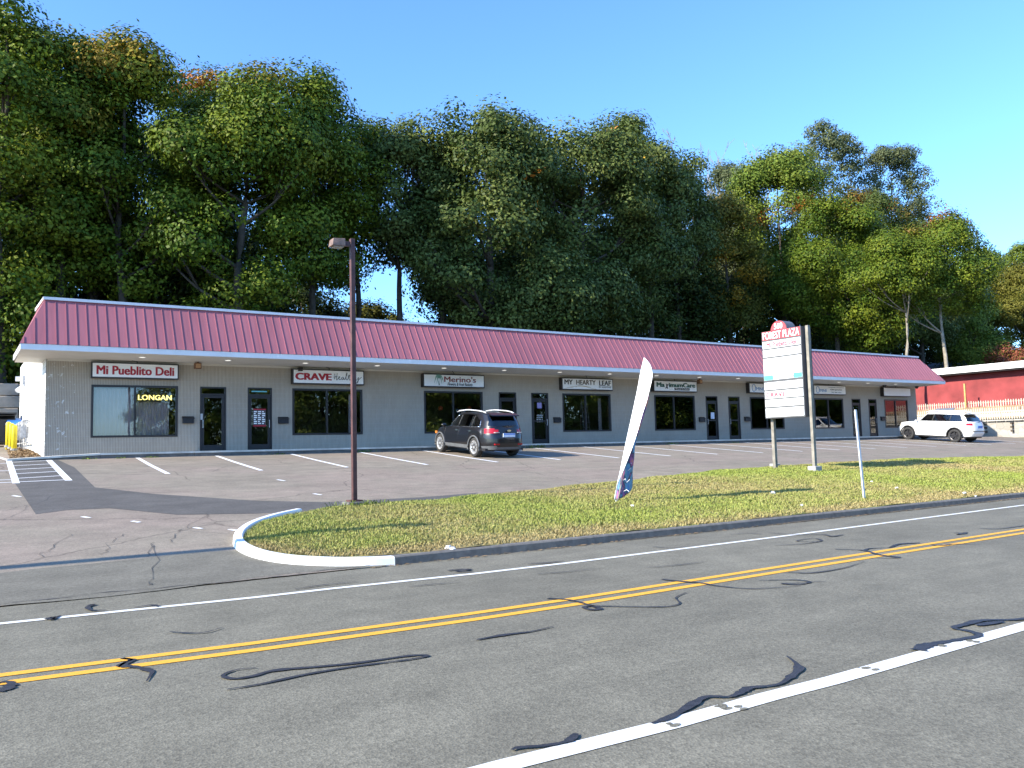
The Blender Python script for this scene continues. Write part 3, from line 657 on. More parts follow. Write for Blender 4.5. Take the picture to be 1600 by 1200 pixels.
H = [[(.02,.30),(.05,.55),(.04,.95)], [(.0,.55),(.06,.60),(.13,.62)], [(.13,1.0),(.11,.6),(.10,.25),(.14,.3)], [(.14,.35),(.20,.5),(.22,.6),(.19,.62),(.18,.4),(.22,.28),(.27,.4)],
     [(.36,.55),(.31,.58),(.28,.4),(.31,.28),(.36,.5),(.36,.3),(.40,.35)], [(.40,.35),(.47,.9),(.48,1.05),(.45,1.0),(.44,.4),(.47,.28),(.51,.4)], [(.51,.4),(.56,.9),(.55,.4),(.58,.28),(.62,.4)], [(.50,.72),(.62,.78)],
     [(.62,.4),(.68,1.0),(.69,1.1),(.66,.9),(.66,.28),(.69,.5),(.73,.55),(.74,.3),(.78,.35)], [(.79,.6),(.79,.35),(.83,.30),(.89,.6),(.87,.1),(.82,-.1),(.84,.1),(.95,.5),(1,.62)]]
part(stroke([smooth_pts(script(h, hx0, hx1, hz0, hz1), 4) for h in H], .011), 'script_lettering', M['black_text'], e)
e, a, b, c, d = shop_sign(15.99, 19.14, 4.37, 4.97, 'white box sign reading Merino\'s with a green palm tree')
text("Merino's", a+.98, b-.42, c+.19, d-.06, SY-.003, M['maroon_text'], e, off=.015)
text('Flowers & Fruit Baskets', a+1.15, b-.6, c+.03, c+.17, SY-.003, M['black_text'], e, name='small_lettering', shear=.3)
pm = MB(); px, pz = a+.70, c+.1
pm.tube([(px+.03, SY-.008, c+.04), (px+.01, SY-.008, c+.2), (px+.03, SY-.008, c+.36)], [.022, .014, .012], 6)
pt = part(pm, 'palm_trunk', M['green_text'], e)
fr_ = MB()
for k, (ux, uz, dr) in enumerate(((-.24, .02, -.24), (-.20, .10, -.10), (-.10, .14, .02), (.04, .14, .02), (.16, .10, -.08), (.22, .03, -.22), (-.12, -.02, -.26), (.13, -.02, -.26))):
    b0 = np.array([px+.03, c+.36]); m1 = b0+np.array([ux*.6, uz+.02]); t1 = b0+np.array([ux, dr])
    Q = smooth_pts([b0, m1, t1], 4); W = [.01, .035, .045, .045, .04, .035, .025, .015, .004]
    fr_.add(*[(lambda V, F: ([(v[0], SY-.006-.0008*k, v[1]) for v in V], F))(*ribbon('', Q, W, None, lambda x, y: 0))][0])
part(fr_, 'palm_fronds', M['palm_green'], e)
e, a, b, c, d = shop_sign(23.57, 26.80, 4.38, 4.98, 'white box sign reading MY HEARTY LEAF in thin tall letters')
text('MY', a+.10, a+.60, c+.22, d-.05, SY-.003, M['black_text'], e, off=.02)
text('HEARTY', a+.82, a+2.03, c+.22, d-.05, SY-.003, simple('brown_lettering', (.10, .07, .05), .5), e, off=.015)
text('LEAF', a+2.26, b-.1, c+.20, d-.05, SY-.003, M['black_text'], e, off=.024)
text('BY HORTENSE', a+2.24, b-.08, c+.07, c+.17, SY-.003, M['grey_text'], e, name='small_lettering')
part(stroke([smooth_pts(script(h, a, b, c, d), 5) for h in ([(.08,.1),(.2,.22),(.3,.28),(.45,.24),(.55,.1),(.66,.02)], [(.25,.2),(.33,.34),(.45,.28),(.55,.2)], [(.05,.05),(.12,.14),(.2,.16)])], .008), 'leaf_sprig', simple('ochre_line', (.5, .38, .22), .6), e)
e, a, b, c, d = shop_sign(29.6, 32.80, 4.39, 5.0, 'white box sign reading MaximumCare over a black beauty salon bar')
text('Ma', a+.14, a+.72, c+.20, d-.07, SY-.003, M['green_text'], e, off=.045); text('x', a+.76, a+1.0, c+.12, d-.14, SY-.003, M['black_text'], e, off=.02, shear=.3); text('imumCare', a+1.03, b-.12, c+.20, d-.07, SY-.003, M['green_text'], e, off=.045)
part(MB().box(a+1.42, b-.55, SY-.010, SY-.004, c+.04, c+.165), 'black_bar', M['black_text'], e)
text('Beauty & Salon', a+1.5, b-.62, c+.06, c+.15, SY-.013, M['sign_white'], e, name='small_lettering', depth=.004)
def omni(x0, x1, label):
    e, a, b, c, d = shop_sign(x0, x1, 4.42, 5.02, label)
    ring = MB(); th = np.linspace(0, 6.283, 25)
    ring.tube([(a+.33+.14*math.cos(t), SY-.008, (c+d)/2+.21*math.sin(t)) for t in th], .016, 5, False); part(ring, 'letter_o', M['blue_text'], e)
    text('MNI', a+.52, a+1.15, c+.12, c+.30, SY-.003, M['blue_text'], e)
    text('Community Chiropractic', a+1.35, b-.15, d-.13, d-.06, SY-.003, M['grey_text'], e, name='small_lettering')
    text('Chiropractor', a+1.55, b-.35, c+.22, c+.32, SY-.003, M['black_text'], e, off=.01)
    text('203 488 9444', a+1.65, b-.45, c+.08, c+.14, SY-.003, M['grey_text'], e, name='small_lettering')
    return e
omni(37.0, 40.2, 'white box sign with blue OMNI lettering, partly behind the plaza pylon')
omni(42.81, 46.0, 'white box sign with blue OMNI and Chiropractor text right of the pylon')
shop_sign(50.04, 53.14, 4.40, 5.01, 'blank white box sign at the far right end of the plaza')

# ---- mailboxes
prev = None
MBL = ['black mailbox on wall between deli window and first door', 'black mailbox on wall between second door and second shop window', 'black mailbox on wall left of the hearty leaf window', 'black mailbox on wall right of the MaximumCare window', 'black mailbox on wall behind pylon, left of its window', 'black mailbox on wall left of the last window']
for i, (x, z) in enumerate([(6.13, 2.92), (9.73, 2.90), (23.17, 2.88), (33.0, 2.88), (36.63, 2.90), (49.67, 2.91)]):
    e = empty('mailbox', (x, D, z-.13), MBL[i], 'mailbox', 'wall mailboxes'); 
    if prev is None:
        bb = MB().box(-.2, .2, -.12, -.003, 0, .2).build('box_body', M['mail_black'], e); bevel(bb, .01)
        ll = MB().add([(-.21, -.14, .19), (.21, -.14, .19), (.21, -.003, .27), (-.21, -.003, .27), (-.21, -.14, .17), (.21, -.14, .17), (.21, -.003, .203), (-.21, -.003, .203)], [(0, 1, 2, 3), (0, 4, 5, 1), (1, 5, 6, 2), (0, 3, 7, 4), (4, 7, 6, 5)]).build('lid', M['mail_black'], e); prev = (bb, ll)
    else:
        for q in prev: cpy = q.copy(); COL.objects.link(cpy); cpy.parent = e
# ---- recessed lights in soffit
RL = [222.5, 356.3, 477.2, 589.4, 693.8, 787.7, 874.6, 952.4, 1025.7, 1092.8, 1153, 1212, 1262, 1311, 1356, 1399.5]; RLY = np.interp(RL, [222.5, 589.4, 952.4, 1399.5], [554.2, 568, 581.4, 598.5])
nm = ['first', 'second', 'third', 'fourth', 'fifth', 'sixth', 'seventh', 'eighth', 'ninth', 'tenth', 'eleventh', 'twelfth', 'thirteenth', 'fourteenth', 'fifteenth', 'sixteenth']
prev = None
for i, (px, py) in enumerate(zip(RL, RLY)):
    X = at(px, py, 31.1)[0]
    e = empty('recessed_light', (X, 31.1, sofz(31.1)), f'{nm[i]} small round recessed light from the left under the roof eave', 'ceiling light', 'recessed lights in the eave soffit')
    if prev is None:
        th = np.linspace(0, 2*math.pi, 17)[:-1]
        rr = MB().tube([(0, 0, -.003), (0, 0, -.022)], .13, 16).build('trim_ring', M['white_trim'], e)
        ll = MB().tube([(0, 0, -.023), (0, 0, -.034)], .095, 16).build('lens', M['lens'], e); prev = (rr, ll)
    else:
        for q in prev: cpy = q.copy(); COL.objects.link(cpy); cpy.parent = e
for x0, label in ((at(309, 563, 31.9)[0], 'rusty orange square flood light under eave left of the first door'), (at(1093, 590, 31.9)[0], 'rusty orange square flood light under eave near the MaximumCare sign')):
    e = empty('flood_light', (x0, 31.9, 5.06), label, 'light fixture', 'rusty flood lights')
    o = MB().box(-.12, .12, -.1, .1, -.24, -.02).box(-.04, .04, -.04, .04, -.02, .02).build('housing', M['rust_box'], e); bevel(o, .015)
    MB().box(-.085, .085, -.112, -.101, -.21, -.06).build('lens', simple('amber_lens', (.45, .25, .12), .3), e)
e = empty('security_camera', (at(469, 570, 32.1)[0], 32.1, 5.05), 'small dark box camera under eave above the CRAVE sign', 'camera')
MB().box(-.08, .08, -.09, .09, -.18, -.03).build('housing', M['bronze'], e); MB().tube([(0, -.09, -.1), (0, -.13, -.1)], .04, 10).build('lens', M['black_text'], e)
for px, lb in ((1382, 'small black dome fixture under the eave left of the blank sign'), (1432, 'small black dome fixture under the eave at the right corner')):
    e = empty('dome_fixture', (at(px, 600, 31.8)[0], 31.8, 5.07), lb, 'light fixture', 'dome fixtures'); MB().tube([(0, 0, 0), (0, 0, -.05), (0, 0, -.13), (0, 0, -.16)], [.12, .12, .09, .03], 12).build('dome', M['bronze'], e, True)

# ---- window dressing
e = empty('curtain', (4.3, 32.9, 2.35), 'pale full width curtain hanging behind the deli window', 'curtain')
cm = MB(); n = 60; V = []; 
for (s0, s1) in ((2.95, 4.35), (4.4, 5.52)):
    base = len(cm.V)
    for i in range(n+1):
        x = s0+(s1-s0)*i/n; y_ = 32.78+.03*math.sin(i*1.1)
        cm.V += [(x, y_, 2.36), (x, y_+.01, 4.1)]
        if i: k = base+2*i; cm.F.append((k-2, k, k+1, k-1))
part(cm, 'fabric', M['curtain'], e)
e = empty('led_sign', (5.0, 32.62, 3.78), 'black scrolling LED sign in deli window reading LONGAN in yellow', 'LED sign')
part(MB().box(4.38, 5.62, 32.56, 32.64, 3.62, 4.06), 'housing', M['black_plastic'], e)
led = bpy.data.materials.new('led_letters'); led.use_nodes = True; lb = led.node_tree.nodes['Principled BSDF']; lb.inputs['Base Color'].default_value = (.9, .85, .3, 1); lb.inputs['Emission Color'].default_value = (1, .9, .25, 1); lb.inputs['Emission Strength'].default_value = 2.2
text('LONGAN', 4.42, 5.58, 3.67, 3.86, 32.556, led, e, off=.02, depth=.006)
M['lant'] = simple('orange_lantern', (.75, .14, .03), .5)
for x, lb in ((17.12, 'orange paper lantern hanging left of the mullion in the florist window'), (18.62, 'orange paper lantern hanging at right in the florist window')):
    e = empty('lantern', (x, 33.0, 3.35), lb, 'lantern', 'orange lanterns')
    prof = [(0, .0), (.07, .01), (.11, .07), (.11, .13), (.07, .19), (.02, .2)]
    MB().tube([(0, 0, z) for r_, z in prof], [r_+.001 for r_, z in prof], 12).build('shade', M['lant'], e, True)
    MB().tube([(0, 0, .2), (0, 0, 1.4)], .005, 5).build('cord', M['black_text'], e)
e = empty('open_sign', (18.0, 32.5, 3.2), 'small dark OPEN sign in the florist window behind the black car', 'sign')
part(MB().box(17.62, 18.18, 32.50, 32.52, 3.18, 3.42), 'board', M['black_plastic'], e); text('OPEN', 17.66, 18.14, 3.22, 3.38, 32.497, M['sign_white'], e, off=.02, depth=.004)
# hours sheets on the second door
e = empty('hours_notice', (8.82, D+.03, 2.75), 'red and white opening notice on the glass of the second door', 'notice')
part(MB().box(8.56, 9.06, D+.022, D+.026, 2.66, 3.36), 'sheet', simple('notice_dark', (.06, .05, .06), .5), e)
part(MB().box(8.56, 9.06, D+.018, D+.0215, 2.66, 2.72).box(8.56, 9.06, D+.018, D+.0215, 3.31, 3.36), 'red_bands', M['red_text'], e)
g_ = MB()
for r_ in range(7):
    for c_ in range(3): g_.box(8.585+c_*.16, 8.585+c_*.16+.12-(.05 if (r_+c_) % 3 == 2 else 0), D+.0195, D+.0215, 2.76+r_*.077, 2.76+r_*.077+.045)
part(g_, 'printed_rows', M['sign_white'], e)
part(MB().box(8.5, 9.1, D+.032, D+.036, 4.02, 4.07), 'transom_decal', M['faded_cyan'], e)
# notice on fourth door
e = empty('door_notice', (22.2, D+.03, 3.0), 'white lettering and purple square poster on the fourth door glass', 'notice')
part(MB().box(22.06, 22.32, D+.02, D+.024, 3.45, 3.72), 'purple_square', simple('lilac', (.30, .25, .48), .5), e)
for k, s in enumerate(('HOURS', 'MON FRI', '10 TO 5', 'BY APPT')): text(s, 22.02, 22.36, 3.08-.1*k, 3.14-.1*k, D+.03, M['sign_white'], e, depth=.003)
e = empty('door_notice', (34.0, D+.03, 2.9), 'pale blue paper taped on the fifth door glass', 'notice')
part(MB().box(33.78, 34.05, D+.02, D+.024, 2.92, 3.28), 'paper', simple('pale_paper', (.62, .70, .82), .6), e)
e = empty('door_blind', (48.7, D+.1, 1.9), 'white paper covering inside the last door of the plaza', 'blind')
part(MB().box(48.35, 49.04, D+.12, D+.13, 2.02, 3.7), 'sheet', simple('paper_cover', (.55, .6, .64), .7), e)
# interior things seen through the glass: white strips and ladder at leaf window
e = empty('step_ladder', (25.7, 33.3, 1.8), 'folding step ladder standing inside the hearty leaf window', 'ladder')
l = MB(); 
for s in (-1, 1): l.tube([(25.6+s*.22, 33.1, 1.76), (25.6+s*.16, 33.35, 4.0)], .02, 6); l.tube([(25.6+s*.22+.3, 33.8, 1.76), (25.6+s*.16, 33.4, 4.0)], .015, 6)
for k in range(8): l.box(25.4, 25.8, 33.1+.03*k, 33.16+.03*k, 2.0+.26*k, 2.03+.26*k)
part(l, 'frame', M['steel'], e)
for (x0, x1, y_, lb) in ((26.25, 26.45, 33.0, 'pale vertical shelf upright inside the hearty leaf window'), (32.05, 32.35, 33.0, 'pale vertical curtain panel inside the MaximumCare window'), (12.72, 12.95, 33.0, 'pale hanging banner inside the second shop window'), (51.9, 52.2, 33.0, 'pale upright panel inside the last window')):
    e = empty('window_panel', ((x0+x1)/2, y_, 2.3), lb, 'panel'); part(MB().box(x0, x1, y_, y_+.02, 2.36, 4.0), 'sheet', M['curtain'], e)
    part(MB().box(x0-.01, x1+.01, y_-.01, y_+.03, 4.0, 4.04), 'rail', M['steel'], e)
e = empty('reception_desk', (44.2, 34.2, 1.75), 'pale reception counter inside the OMNI window right of the pylon', 'desk')
part(MB().box(43.0, 45.2, 34.0, 34.6, 1.75, 2.75), 'counter', M['curtain'], e); part(MB().box(42.9, 45.3, 33.95, 34.65, 2.76, 2.80), 'counter_top', M['white_trim'], e)
# ---- side wall fittings
e = empty('wall_light', (.98, 44, 5.2), 'white security light with two heads high on the white side wall', 'light fixture')
part(MB().box(.72, 1.0, 41.9, 42.1, 5.05, 5.25).tube([(1.05, 42, 4.9), (.8, 41.8, 4.6)], [.05, .12], 8), 'heads', M['white_trim'], e); part(MB().box(1.0, 1.1, 41.95, 42.05, 4.8, 5.3), 'bracket', M['steel'], e)
e = empty('gas_meters', (1.0, 39, 2.2), 'cluster of grey gas meters and pipes low on the white side wall', 'gas meter')
g_ = MB(); pm = MB()
for k in range(5):
    y_ = 38.0+k*1.1; xw = 1.27-(y_-38)*.032
    g_.box(xw-.42, xw-.12, y_-.16, y_+.16, 2.45+.1*(k % 2), 2.9+.1*(k % 2)); pm.tube([(xw-.2, y_-.2, 2.0), (xw-.2, y_-.2, 3.1), (xw-.02, y_-.2, 3.12)], .03, 6); pm.tube([(xw-.35, y_, 2.9), (xw-.35, y_+.25, 3.15), (xw-.05, y_+.25, 3.2)], .025, 6)
pm.tube([(1.1, 37.6, 2.25), (.9, 43.4, 2.3)], .035, 6)
part(g_, 'meter_bodies', M['meter'], e); part(pm, 'pipes', M['meter'], e)
e = empty('conduit', (1.1, 41, 4), 'thin vertical conduit running down the white side wall', 'conduit'); part(MB().tube([(1.12, 41, 2.3), (1.12, 41, 5.0), (1.1, 41.8, 5.05)], .03, 6), 'pipe', M['white_trim'], e)

# ================================================================== LEFT CORNER
ry = 48.1
e = empty('retaining_wall', (-6, ry, 2.3), 'tall retaining wall of large weathered concrete blocks left of the plaza', 'wall')
rw = MB()
for r_ in range(5):
    for k in range(13):
        x0 = -17+k*1.8-(.9 if r_ % 2 else 0); rw.box(x0+.012, x0+1.788, ry+.03*r_, ry+.8+.03*r_, 2.3+r_*.63+.015, 2.3+(r_+1)*.63-.015)
o = part(rw, 'block_courses', M['retain'], e); bevel(o, .03, 1)
for i, (px, py, yy) in enumerate(((12.5, 697, 41.0), (17.5, 699.3, 40.0), (22.0, 702, 38.6))):
    p = at(px, py, yy); hgt = at(px, py-38, yy)[2]-p[2]
    e = empty('bollard', tuple(p), ['rearmost of the three yellow steel bollards beside the white side wall', 'middle one of the three yellow bollards beside the white side wall', 'front one of the three yellow bollards beside the white side wall'][i], 'bollard', 'yellow bollards')
    MB().tube([(0, 0, -.2), (0, 0, hgt-.08), (0, 0, hgt-.02), (0, 0, hgt)], [.10, .10, .08, .03], 14).build('post', M['yellow'], e, True)
    MB().tube([(0, 0, -.05), (0, 0, .03)], .14, 12).build('footing', M['concrete'], e)
e = empty('dumpster', (-.3, 45.0, 2.25), 'black waste container with sloping lid behind the yellow bollards', 'dumpster')
db = MB().add([(-1.0, -.7, .15), (1.0, -.7, .15), (1.0, .7, .15), (-1.0, .7, .15), (-1.1, -.8, 1.2), (1.1, -.8, 1.2), (1.1, .8, 1.45), (-1.1, .8, 1.45)], [(0, 3, 2, 1), (4, 5, 6, 7), (0, 1, 5, 4), (1, 2, 6, 5), (2, 3, 7, 6), (3, 0, 4, 7)]).build('body', M['black_plastic'], e)
MB().box(-1.15, 1.15, -.85, .85, 1.46, 1.52).build('lid', M['black_plastic'], e)
for s in (-1, 1): MB().tube([(s*.85, -.5, .08), (s*.85+.05, -.5, .08)], .08, 10).build('caster', M['black_plastic'], e)
e = empty('recycling_bin', (.76, 44.5, 1.92), 'wheeled bin with a bright blue lid beside the side wall', 'bin')
MB().add([(-.25, -.3, .05), (.25, -.3, .05), (.25, .3, .05), (-.25, .3, .05), (-.32, -.38, 1.25), (.32, -.38, 1.25), (.32, .38, 1.4), (-.32, .38, 1.4)], [(0, 3, 2, 1), (4, 5, 6, 7), (0, 1, 5, 4), (1, 2, 6, 5), (2, 3, 7, 6), (3, 0, 4, 7)]).build('body', M['black_plastic'], e)
MB().add([(-.36, -.45, 1.28), (.36, -.45, 1.28), (.36, .42, 1.45), (-.36, .42, 1.45), (-.28, -.3, 1.5), (.28, -.3, 1.5), (.28, .3, 1.62), (-.28, .3, 1.62)], [(0, 3, 2, 1), (4, 5, 6, 7), (0, 1, 5, 4), (1, 2, 6, 5), (2, 3, 7, 6), (3, 0, 4, 7)]).build('lid', M['blue'], e)
lm = np.random.RandomState(3); n = 2400; xx = 1.35-.9*lm.rand(n)**1.4; yy = 31.0+11*lm.rand(n); zz = np.array([terr(a, b) for a, b in zip(xx, yy)])+.02+.02*lm.rand(n)
Vv = np.zeros((n, 3, 3)); an = lm.rand(n)*6.28; s_ = .03+.03*lm.rand(n)
for k in range(3): Vv[:, k] = np.c_[xx+s_*np.cos(an+2.1*k), yy+s_*np.sin(an+2.1*k), zz+.02*lm.randn(n)]
tag(np_mesh('leaf_litter', Vv.reshape(-1, 3), 3, M['leaflitter']), 'brown fallen leaves strewn along the foot of the white side wall', 'leaves', kind='stuff')

# ================================================================== LAMP, PYLON, FLAG, POSTS
def ztop(x, y): return gz(x, y) if front(x) < y < back(x) else zlot(y)
lx, ly = 6.22, 15.85; lz = .42
e = empty('parking_lamp', (lx, ly, lz), 'tall rusty brown square pole with a box lamp head on the bank tip', 'lamp post')
topz = at(547.5, 373, ly)[2]-lz
o = MB().box(-.048, .048, -.048, .048, .19, topz).build('pole', M['lamp_brown'], e); bevel(o, .01)
o = MB().box(-.21, .21, -.21, .21, -.15, .16).build('concrete_base', simple('dark_concrete', (.16, .15, .14), .9, var=.3), e); bevel(o, .03)
MB().box(-.13, .13, -.13, .13, .16, .19).build('base_plate', M['lamp_brown'], e)
MB().box(-.19, -.045, -.035, .035, topz-.17, topz-.07).build('arm', M['lamp_brown'], e)
hd = MB().add([(-.19, -.16, -.02), (-.19, .16, -.02), (-.62, .16, -.02), (-.62, -.16, -.02), (-.19, -.15, .18), (-.19, .15, .18), (-.58, .14, .16), (-.58, -.14, .16)], [(0, 1, 2, 3), (4, 7, 6, 5), (0, 4, 5, 1), (1, 5, 6, 2), (2, 6, 7, 3), (3, 7, 4, 0)])
hd.V = [(-.19+(x+.19)*.66, y*.8, z*.85+topz-.19) for x, y, z in hd.V]; o = hd.build('lamp_head', M['lamp_head'], e); bevel(o, .01)
MB().box(-.42, -.22, -.10, .10, topz-.222, topz-.212).build('lens', simple('dim_lens', (.35, .33, .28), .2), e)

# pylon
XF = 21.72; py0, py1 = 16.81, 18.39; pb, pt_ = 2.35, 5.25
e = empty('pylon_sign', (22.0, 17.8, .6), 'tall white panel plaza sign with red 560 FOREST PLAZA heading on two posts', 'sign')
f_ = lambda x, z: z
def cf_(mb, name, mat): return part(mb, name, mat, e)
o = cf_(MB().box(XF+.012, XF+.48, py0, py1, pb, pt_), 'cabinet', M['cabinet_dark'])
fr = MB().box(XF-.004, XF+.0115, py0, py1, pb, pt_); cf_(fr, 'face_frame', M['cabinet_edge'])
H_ = pt_-pb; rows = [0, .108, .20, .297, .535, .635, .735, .83, .915, 1.0]
# fractions measured from the top: heading, rows
bnd = [(.004, .100, 'pylon_red'), (.118, .198, 'pylon_white'), (.216, .296, 'pylon_white'), (.314, .562, 'pylon_white'), (.590, .672, 'pylon_white'), (.690, .772, 'pylon_white'), (.788, .868, 'pylon_white'), (.886, .985, 'pylon_white')]
for (u0, u1, mm) in bnd: cf_(MB().box(XF-.014, XF-.0045, py0+.03, py1-.03, pt_-u1*H_, pt_-u0*H_), 'panel', M[mm])
for q0, q1 in ((py1-.40, py1-.035), (py0+.035, py0+.36)): cf_(MB().box(XF-.018, XF-.0145, q0, q1, pt_-.560*H_, pt_-.508*H_), 'cyan_corner', M['cyan'])
cf_(MB().box(XF-.0175, XF-.0145, py0+.361, py1-.401, pt_-.545*H_, pt_-.535*H_), 'cyan_strip', M['faded_cyan'])
text('FOREST PLAZA', py0+.06, py1-.06, pt_-.094*H_, pt_-.010*H_, XF-.0145, M['pylon_white'], e, off=.012, face='side', depth=.006)
text('Mi Pueblito Deli', py0+.18, py1-.2, pt_-.190*H_, pt_-.128*H_, XF-.0145, M['faded_red'], e, face='side', depth=.006, off=.035)
text('Healthy Leaf', py0+.5, py1-.3, pt_-.262*H_, pt_-.235*H_, XF-.0145, M['faded_cyan'], e, face='side', depth=.006)
text('CRAVE', py0+.72, py1-.08, pt_-.760*H_, pt_-.706*H_, XF-.0145, M['faded_red'], e, face='side', depth=.006, spacing=1.25, off=.05)
# dome heading with 560
yc = (py0+py1)/2-.02+.1; dome = [(yc+.32*math.cos(t), pt_+.30*math.sin(t)+.0) for t in np.linspace(0, math.pi, 17)]
dm_ = MB().prism(dome, XF+.012, XF+.44, 'x'); cf_(dm_, 'dome_cabinet', M['cabinet_edge'])
dm2 = MB().prism([(yc+.315*math.cos(t), pt_-.02+.315*math.sin(t)) for t in np.linspace(0, math.pi, 17)], XF-.014, XF+.011, 'x'); cf_(dm2, 'dome_face', M['pylon_red'])
text('560', yc-.17, yc+.17, pt_+.03, pt_+.22, XF-.016, M['pylon_white'], e, off=.02, face='side', depth=.006)
for (yy, z0, z1, lb) in ((16.715, .55, 5.27, None), (18.30, .65, 2.5, None)):
    if yy < 17: q = MB().box(XF+.15, XF+.26, yy-.05, yy+.05, z0+.1, z1)
    else: q = MB().box(XF+.2, XF+.31, yy-.055, yy+.055, z0-.2, pb-.003)
    cf_(q, 'post', M['wood_grey'])
o = cf_(MB().box(XF+.04, XF+.36, 16.56, 16.87, .40, .78), 'footing', M['concrete']); bevel(o, .02)
e = empty('concrete_block', tuple(lot_pt(1211, 733)+np.array([0, 0, .02])), 'small pale concrete block on the grass by the rear pylon post', 'block')
o = MB().box(-.14, .14, -.12, .12, -.05, .17).build('block_body', M['concrete'], e); bevel(o, .02)

# white marker post
e = empty('marker_post', (17.04, 11.68, .14), 'thin leaning white metal post on the bank near the road', 'post')
top = np.array([-.16, 0, 2.14]); 
mp = MB(); pr = [(-.032, -.02), (.032, -.02), (.032, .0), (-.032, .0)]
mp.add([(x, y, -.1) for x, y in pr]+[(x+top[0], y+top[1], top[2]) for x, y in pr], [(0, 3, 2, 1), (4, 5, 6, 7), (0, 1, 5, 4), (1, 2, 6, 5), (2, 3, 7, 6), (3, 0, 4, 7)])
mp.build('post', M['white_trim'], e)
MB().add([(x*.6, y+.022, -.1) for x, y in pr]+[(x*.6+top[0], y+.022, top[2]-.02) for x, y in pr], [(0, 3, 2, 1), (4, 5, 6, 7), (0, 1, 5, 4), (1, 2, 6, 5), (2, 3, 7, 6), (3, 0, 4, 7)]).build('rear_flange', M['steel'], e)

# feather flag
fb = np.array([11.2, 13.57, .33]); e = empty('feather_flag', tuple(fb), 'tall leaning white feather banner with blue and purple reverse on the grass', 'flag')
def fp(px, py, Y=13.57): return at(px, py, Y)-fb
spine_px = [(963, 789), (968, 768), (974, 735), (980, 700), (987, 660), (995, 620), (1001, 590), (1005, 568), (1008, 560)]
SP = smooth_pts([fp(*q) for q in spine_px], 6)
MB().tube(SP, [.014]*(len(SP)-8)+[.01]*8, 6).build('pole', simple('pole_tan', (.45, .36, .28), .5), e)
Lp = [(1006.3, 558.4), (1003.4, 570), (1000.4, 583), (995.7, 609), (987.4, 648), (977.7, 692), (969, 735), (963.6, 767), (961, 780)]
Rp = [(1007, 559), (1014.5, 567), (1018.5, 577), (1019.3, 590), (1015, 609), (1010.6, 627), (1003.7, 648), (997.6, 670), (990.7, 692), (983, 713), (974.4, 735), (965.8, 757), (963.5, 772), (962, 781)]
def resamp(P, n):
    P = np.array(P, float); s = np.r_[0, np.cumsum(np.linalg.norm(np.diff(P, axis=0), axis=1))]; u = np.linspace(0, 1, n)*s[-1]; return [np.array([np.interp(t, s, P[:, 0]), np.interp(t, s, P[:, 1])]) for t in u]
Lr, Rr = resamp(smooth_pts(Lp, 5), 44), resamp(smooth_pts(Rp, 5), 44)
V = []; F = []; nc = 7
for i in range(44):
    l_ = fp(*Lr[i]); r_ = atx(*Rr[i], l_[0]+fb[0]+.01)-fb
    for k in range(nc):
        t = k/(nc-1); q = l_*(1-t)+r_*t; V.append((q[0]+.035*math.sin(t*3.14)*math.sin(i*.11), q[1], q[2]))
for i in range(43):
    for k in range(nc-1): F.append((i*nc+k, i*nc+k+1, (i+1)*nc+k+1, (i+1)*nc+k))
flg = mesh_obj('banner', V, F, M['sign_white'], e, True); sm = flg.modifiers.new('s', 'SOLIDIFY'); sm.thickness = .004
def flagrev():
    m, t, b = nodes('banner_reverse'); g = t.nodes.new('ShaderNodeNewGeometry'); co = coord(t, (3, 3, 1))
    c = ramp(t, noise(t, co, 2.2, 3), [(.35, (.10, .22, .50)), (.45, (.14, .36, .55)), (.52, (.04, .05, .10)), (.60, (.40, .12, .35)), (.68, (.75, .28, .10))])
    t.links.new(c, b.inputs['Base Color']); b.inputs['Roughness'].default_value = .6; return m
rv = [((962.5, 779), (964.7, 779.8)), ((963.5, 770), (973.3, 777)), ((965, 760), (986.8, 765)), ((967.5, 752), (988.7, 750)), ((974.4, 735), (988.6, 735)), ((983, 713), (991.3, 713)), ((990.7, 692), (992.6, 694)), ((997.6, 670), (999, 671)), ((1003.7, 648), (1006.5, 648)), ((1010.6, 627), (1013, 625)), ((1013, 617), (1013.8, 616))]
V = []; F = []
def ry_(px, py): return atx(px, py, 11.25+(788-py)/228*.95)[1]
A = smooth_pts([fp(*a_, ry_(*a_)-.012) for a_, b_ in rv], 4); B = smooth_pts([fp(*b_, ry_(*a_)-.03) for a_, b_ in rv], 4); nc = 5
for a, b in zip(A, B):
    for k in range(nc): t = k/(nc-1); q = a*(1-t)+b*t; V.append((q[0], q[1]-.02*math.sin(t*3.1), q[2]))
for i in range(len(A)-1):
    for k in range(nc-1): F.append((i*nc+k, i*nc+k+1, (i+1)*nc+k+1, (i+1)*nc+k))
rvo = mesh_obj('banner_reverse', V, F, flagrev(), e, True); rvo['label'] = 'curled blue and purple printed lower edge'
sm = rvo.modifiers.new('s', 'SOLIDIFY'); sm.thickness = .004
zz_ = MB()
for pl in ([(972, 752), (977, 748), (979, 754), (984, 749)], [(977, 733), (982, 735), (986, 731)], [(974, 768), (979, 765), (983, 768)], [(982, 718), (986, 720), (983, 723), (987, 724)]):
    zz_.tube([fp(x, y, ry_(x-8, y)-.07) for x, y in pl], .006, 5)
zz_.build('printed_strokes', M['sign_white'], e)
MB().tube([(-.02, 0, -.12), (0, 0, .10)], .02, 8).build('ground_spike', M['steel'], e)

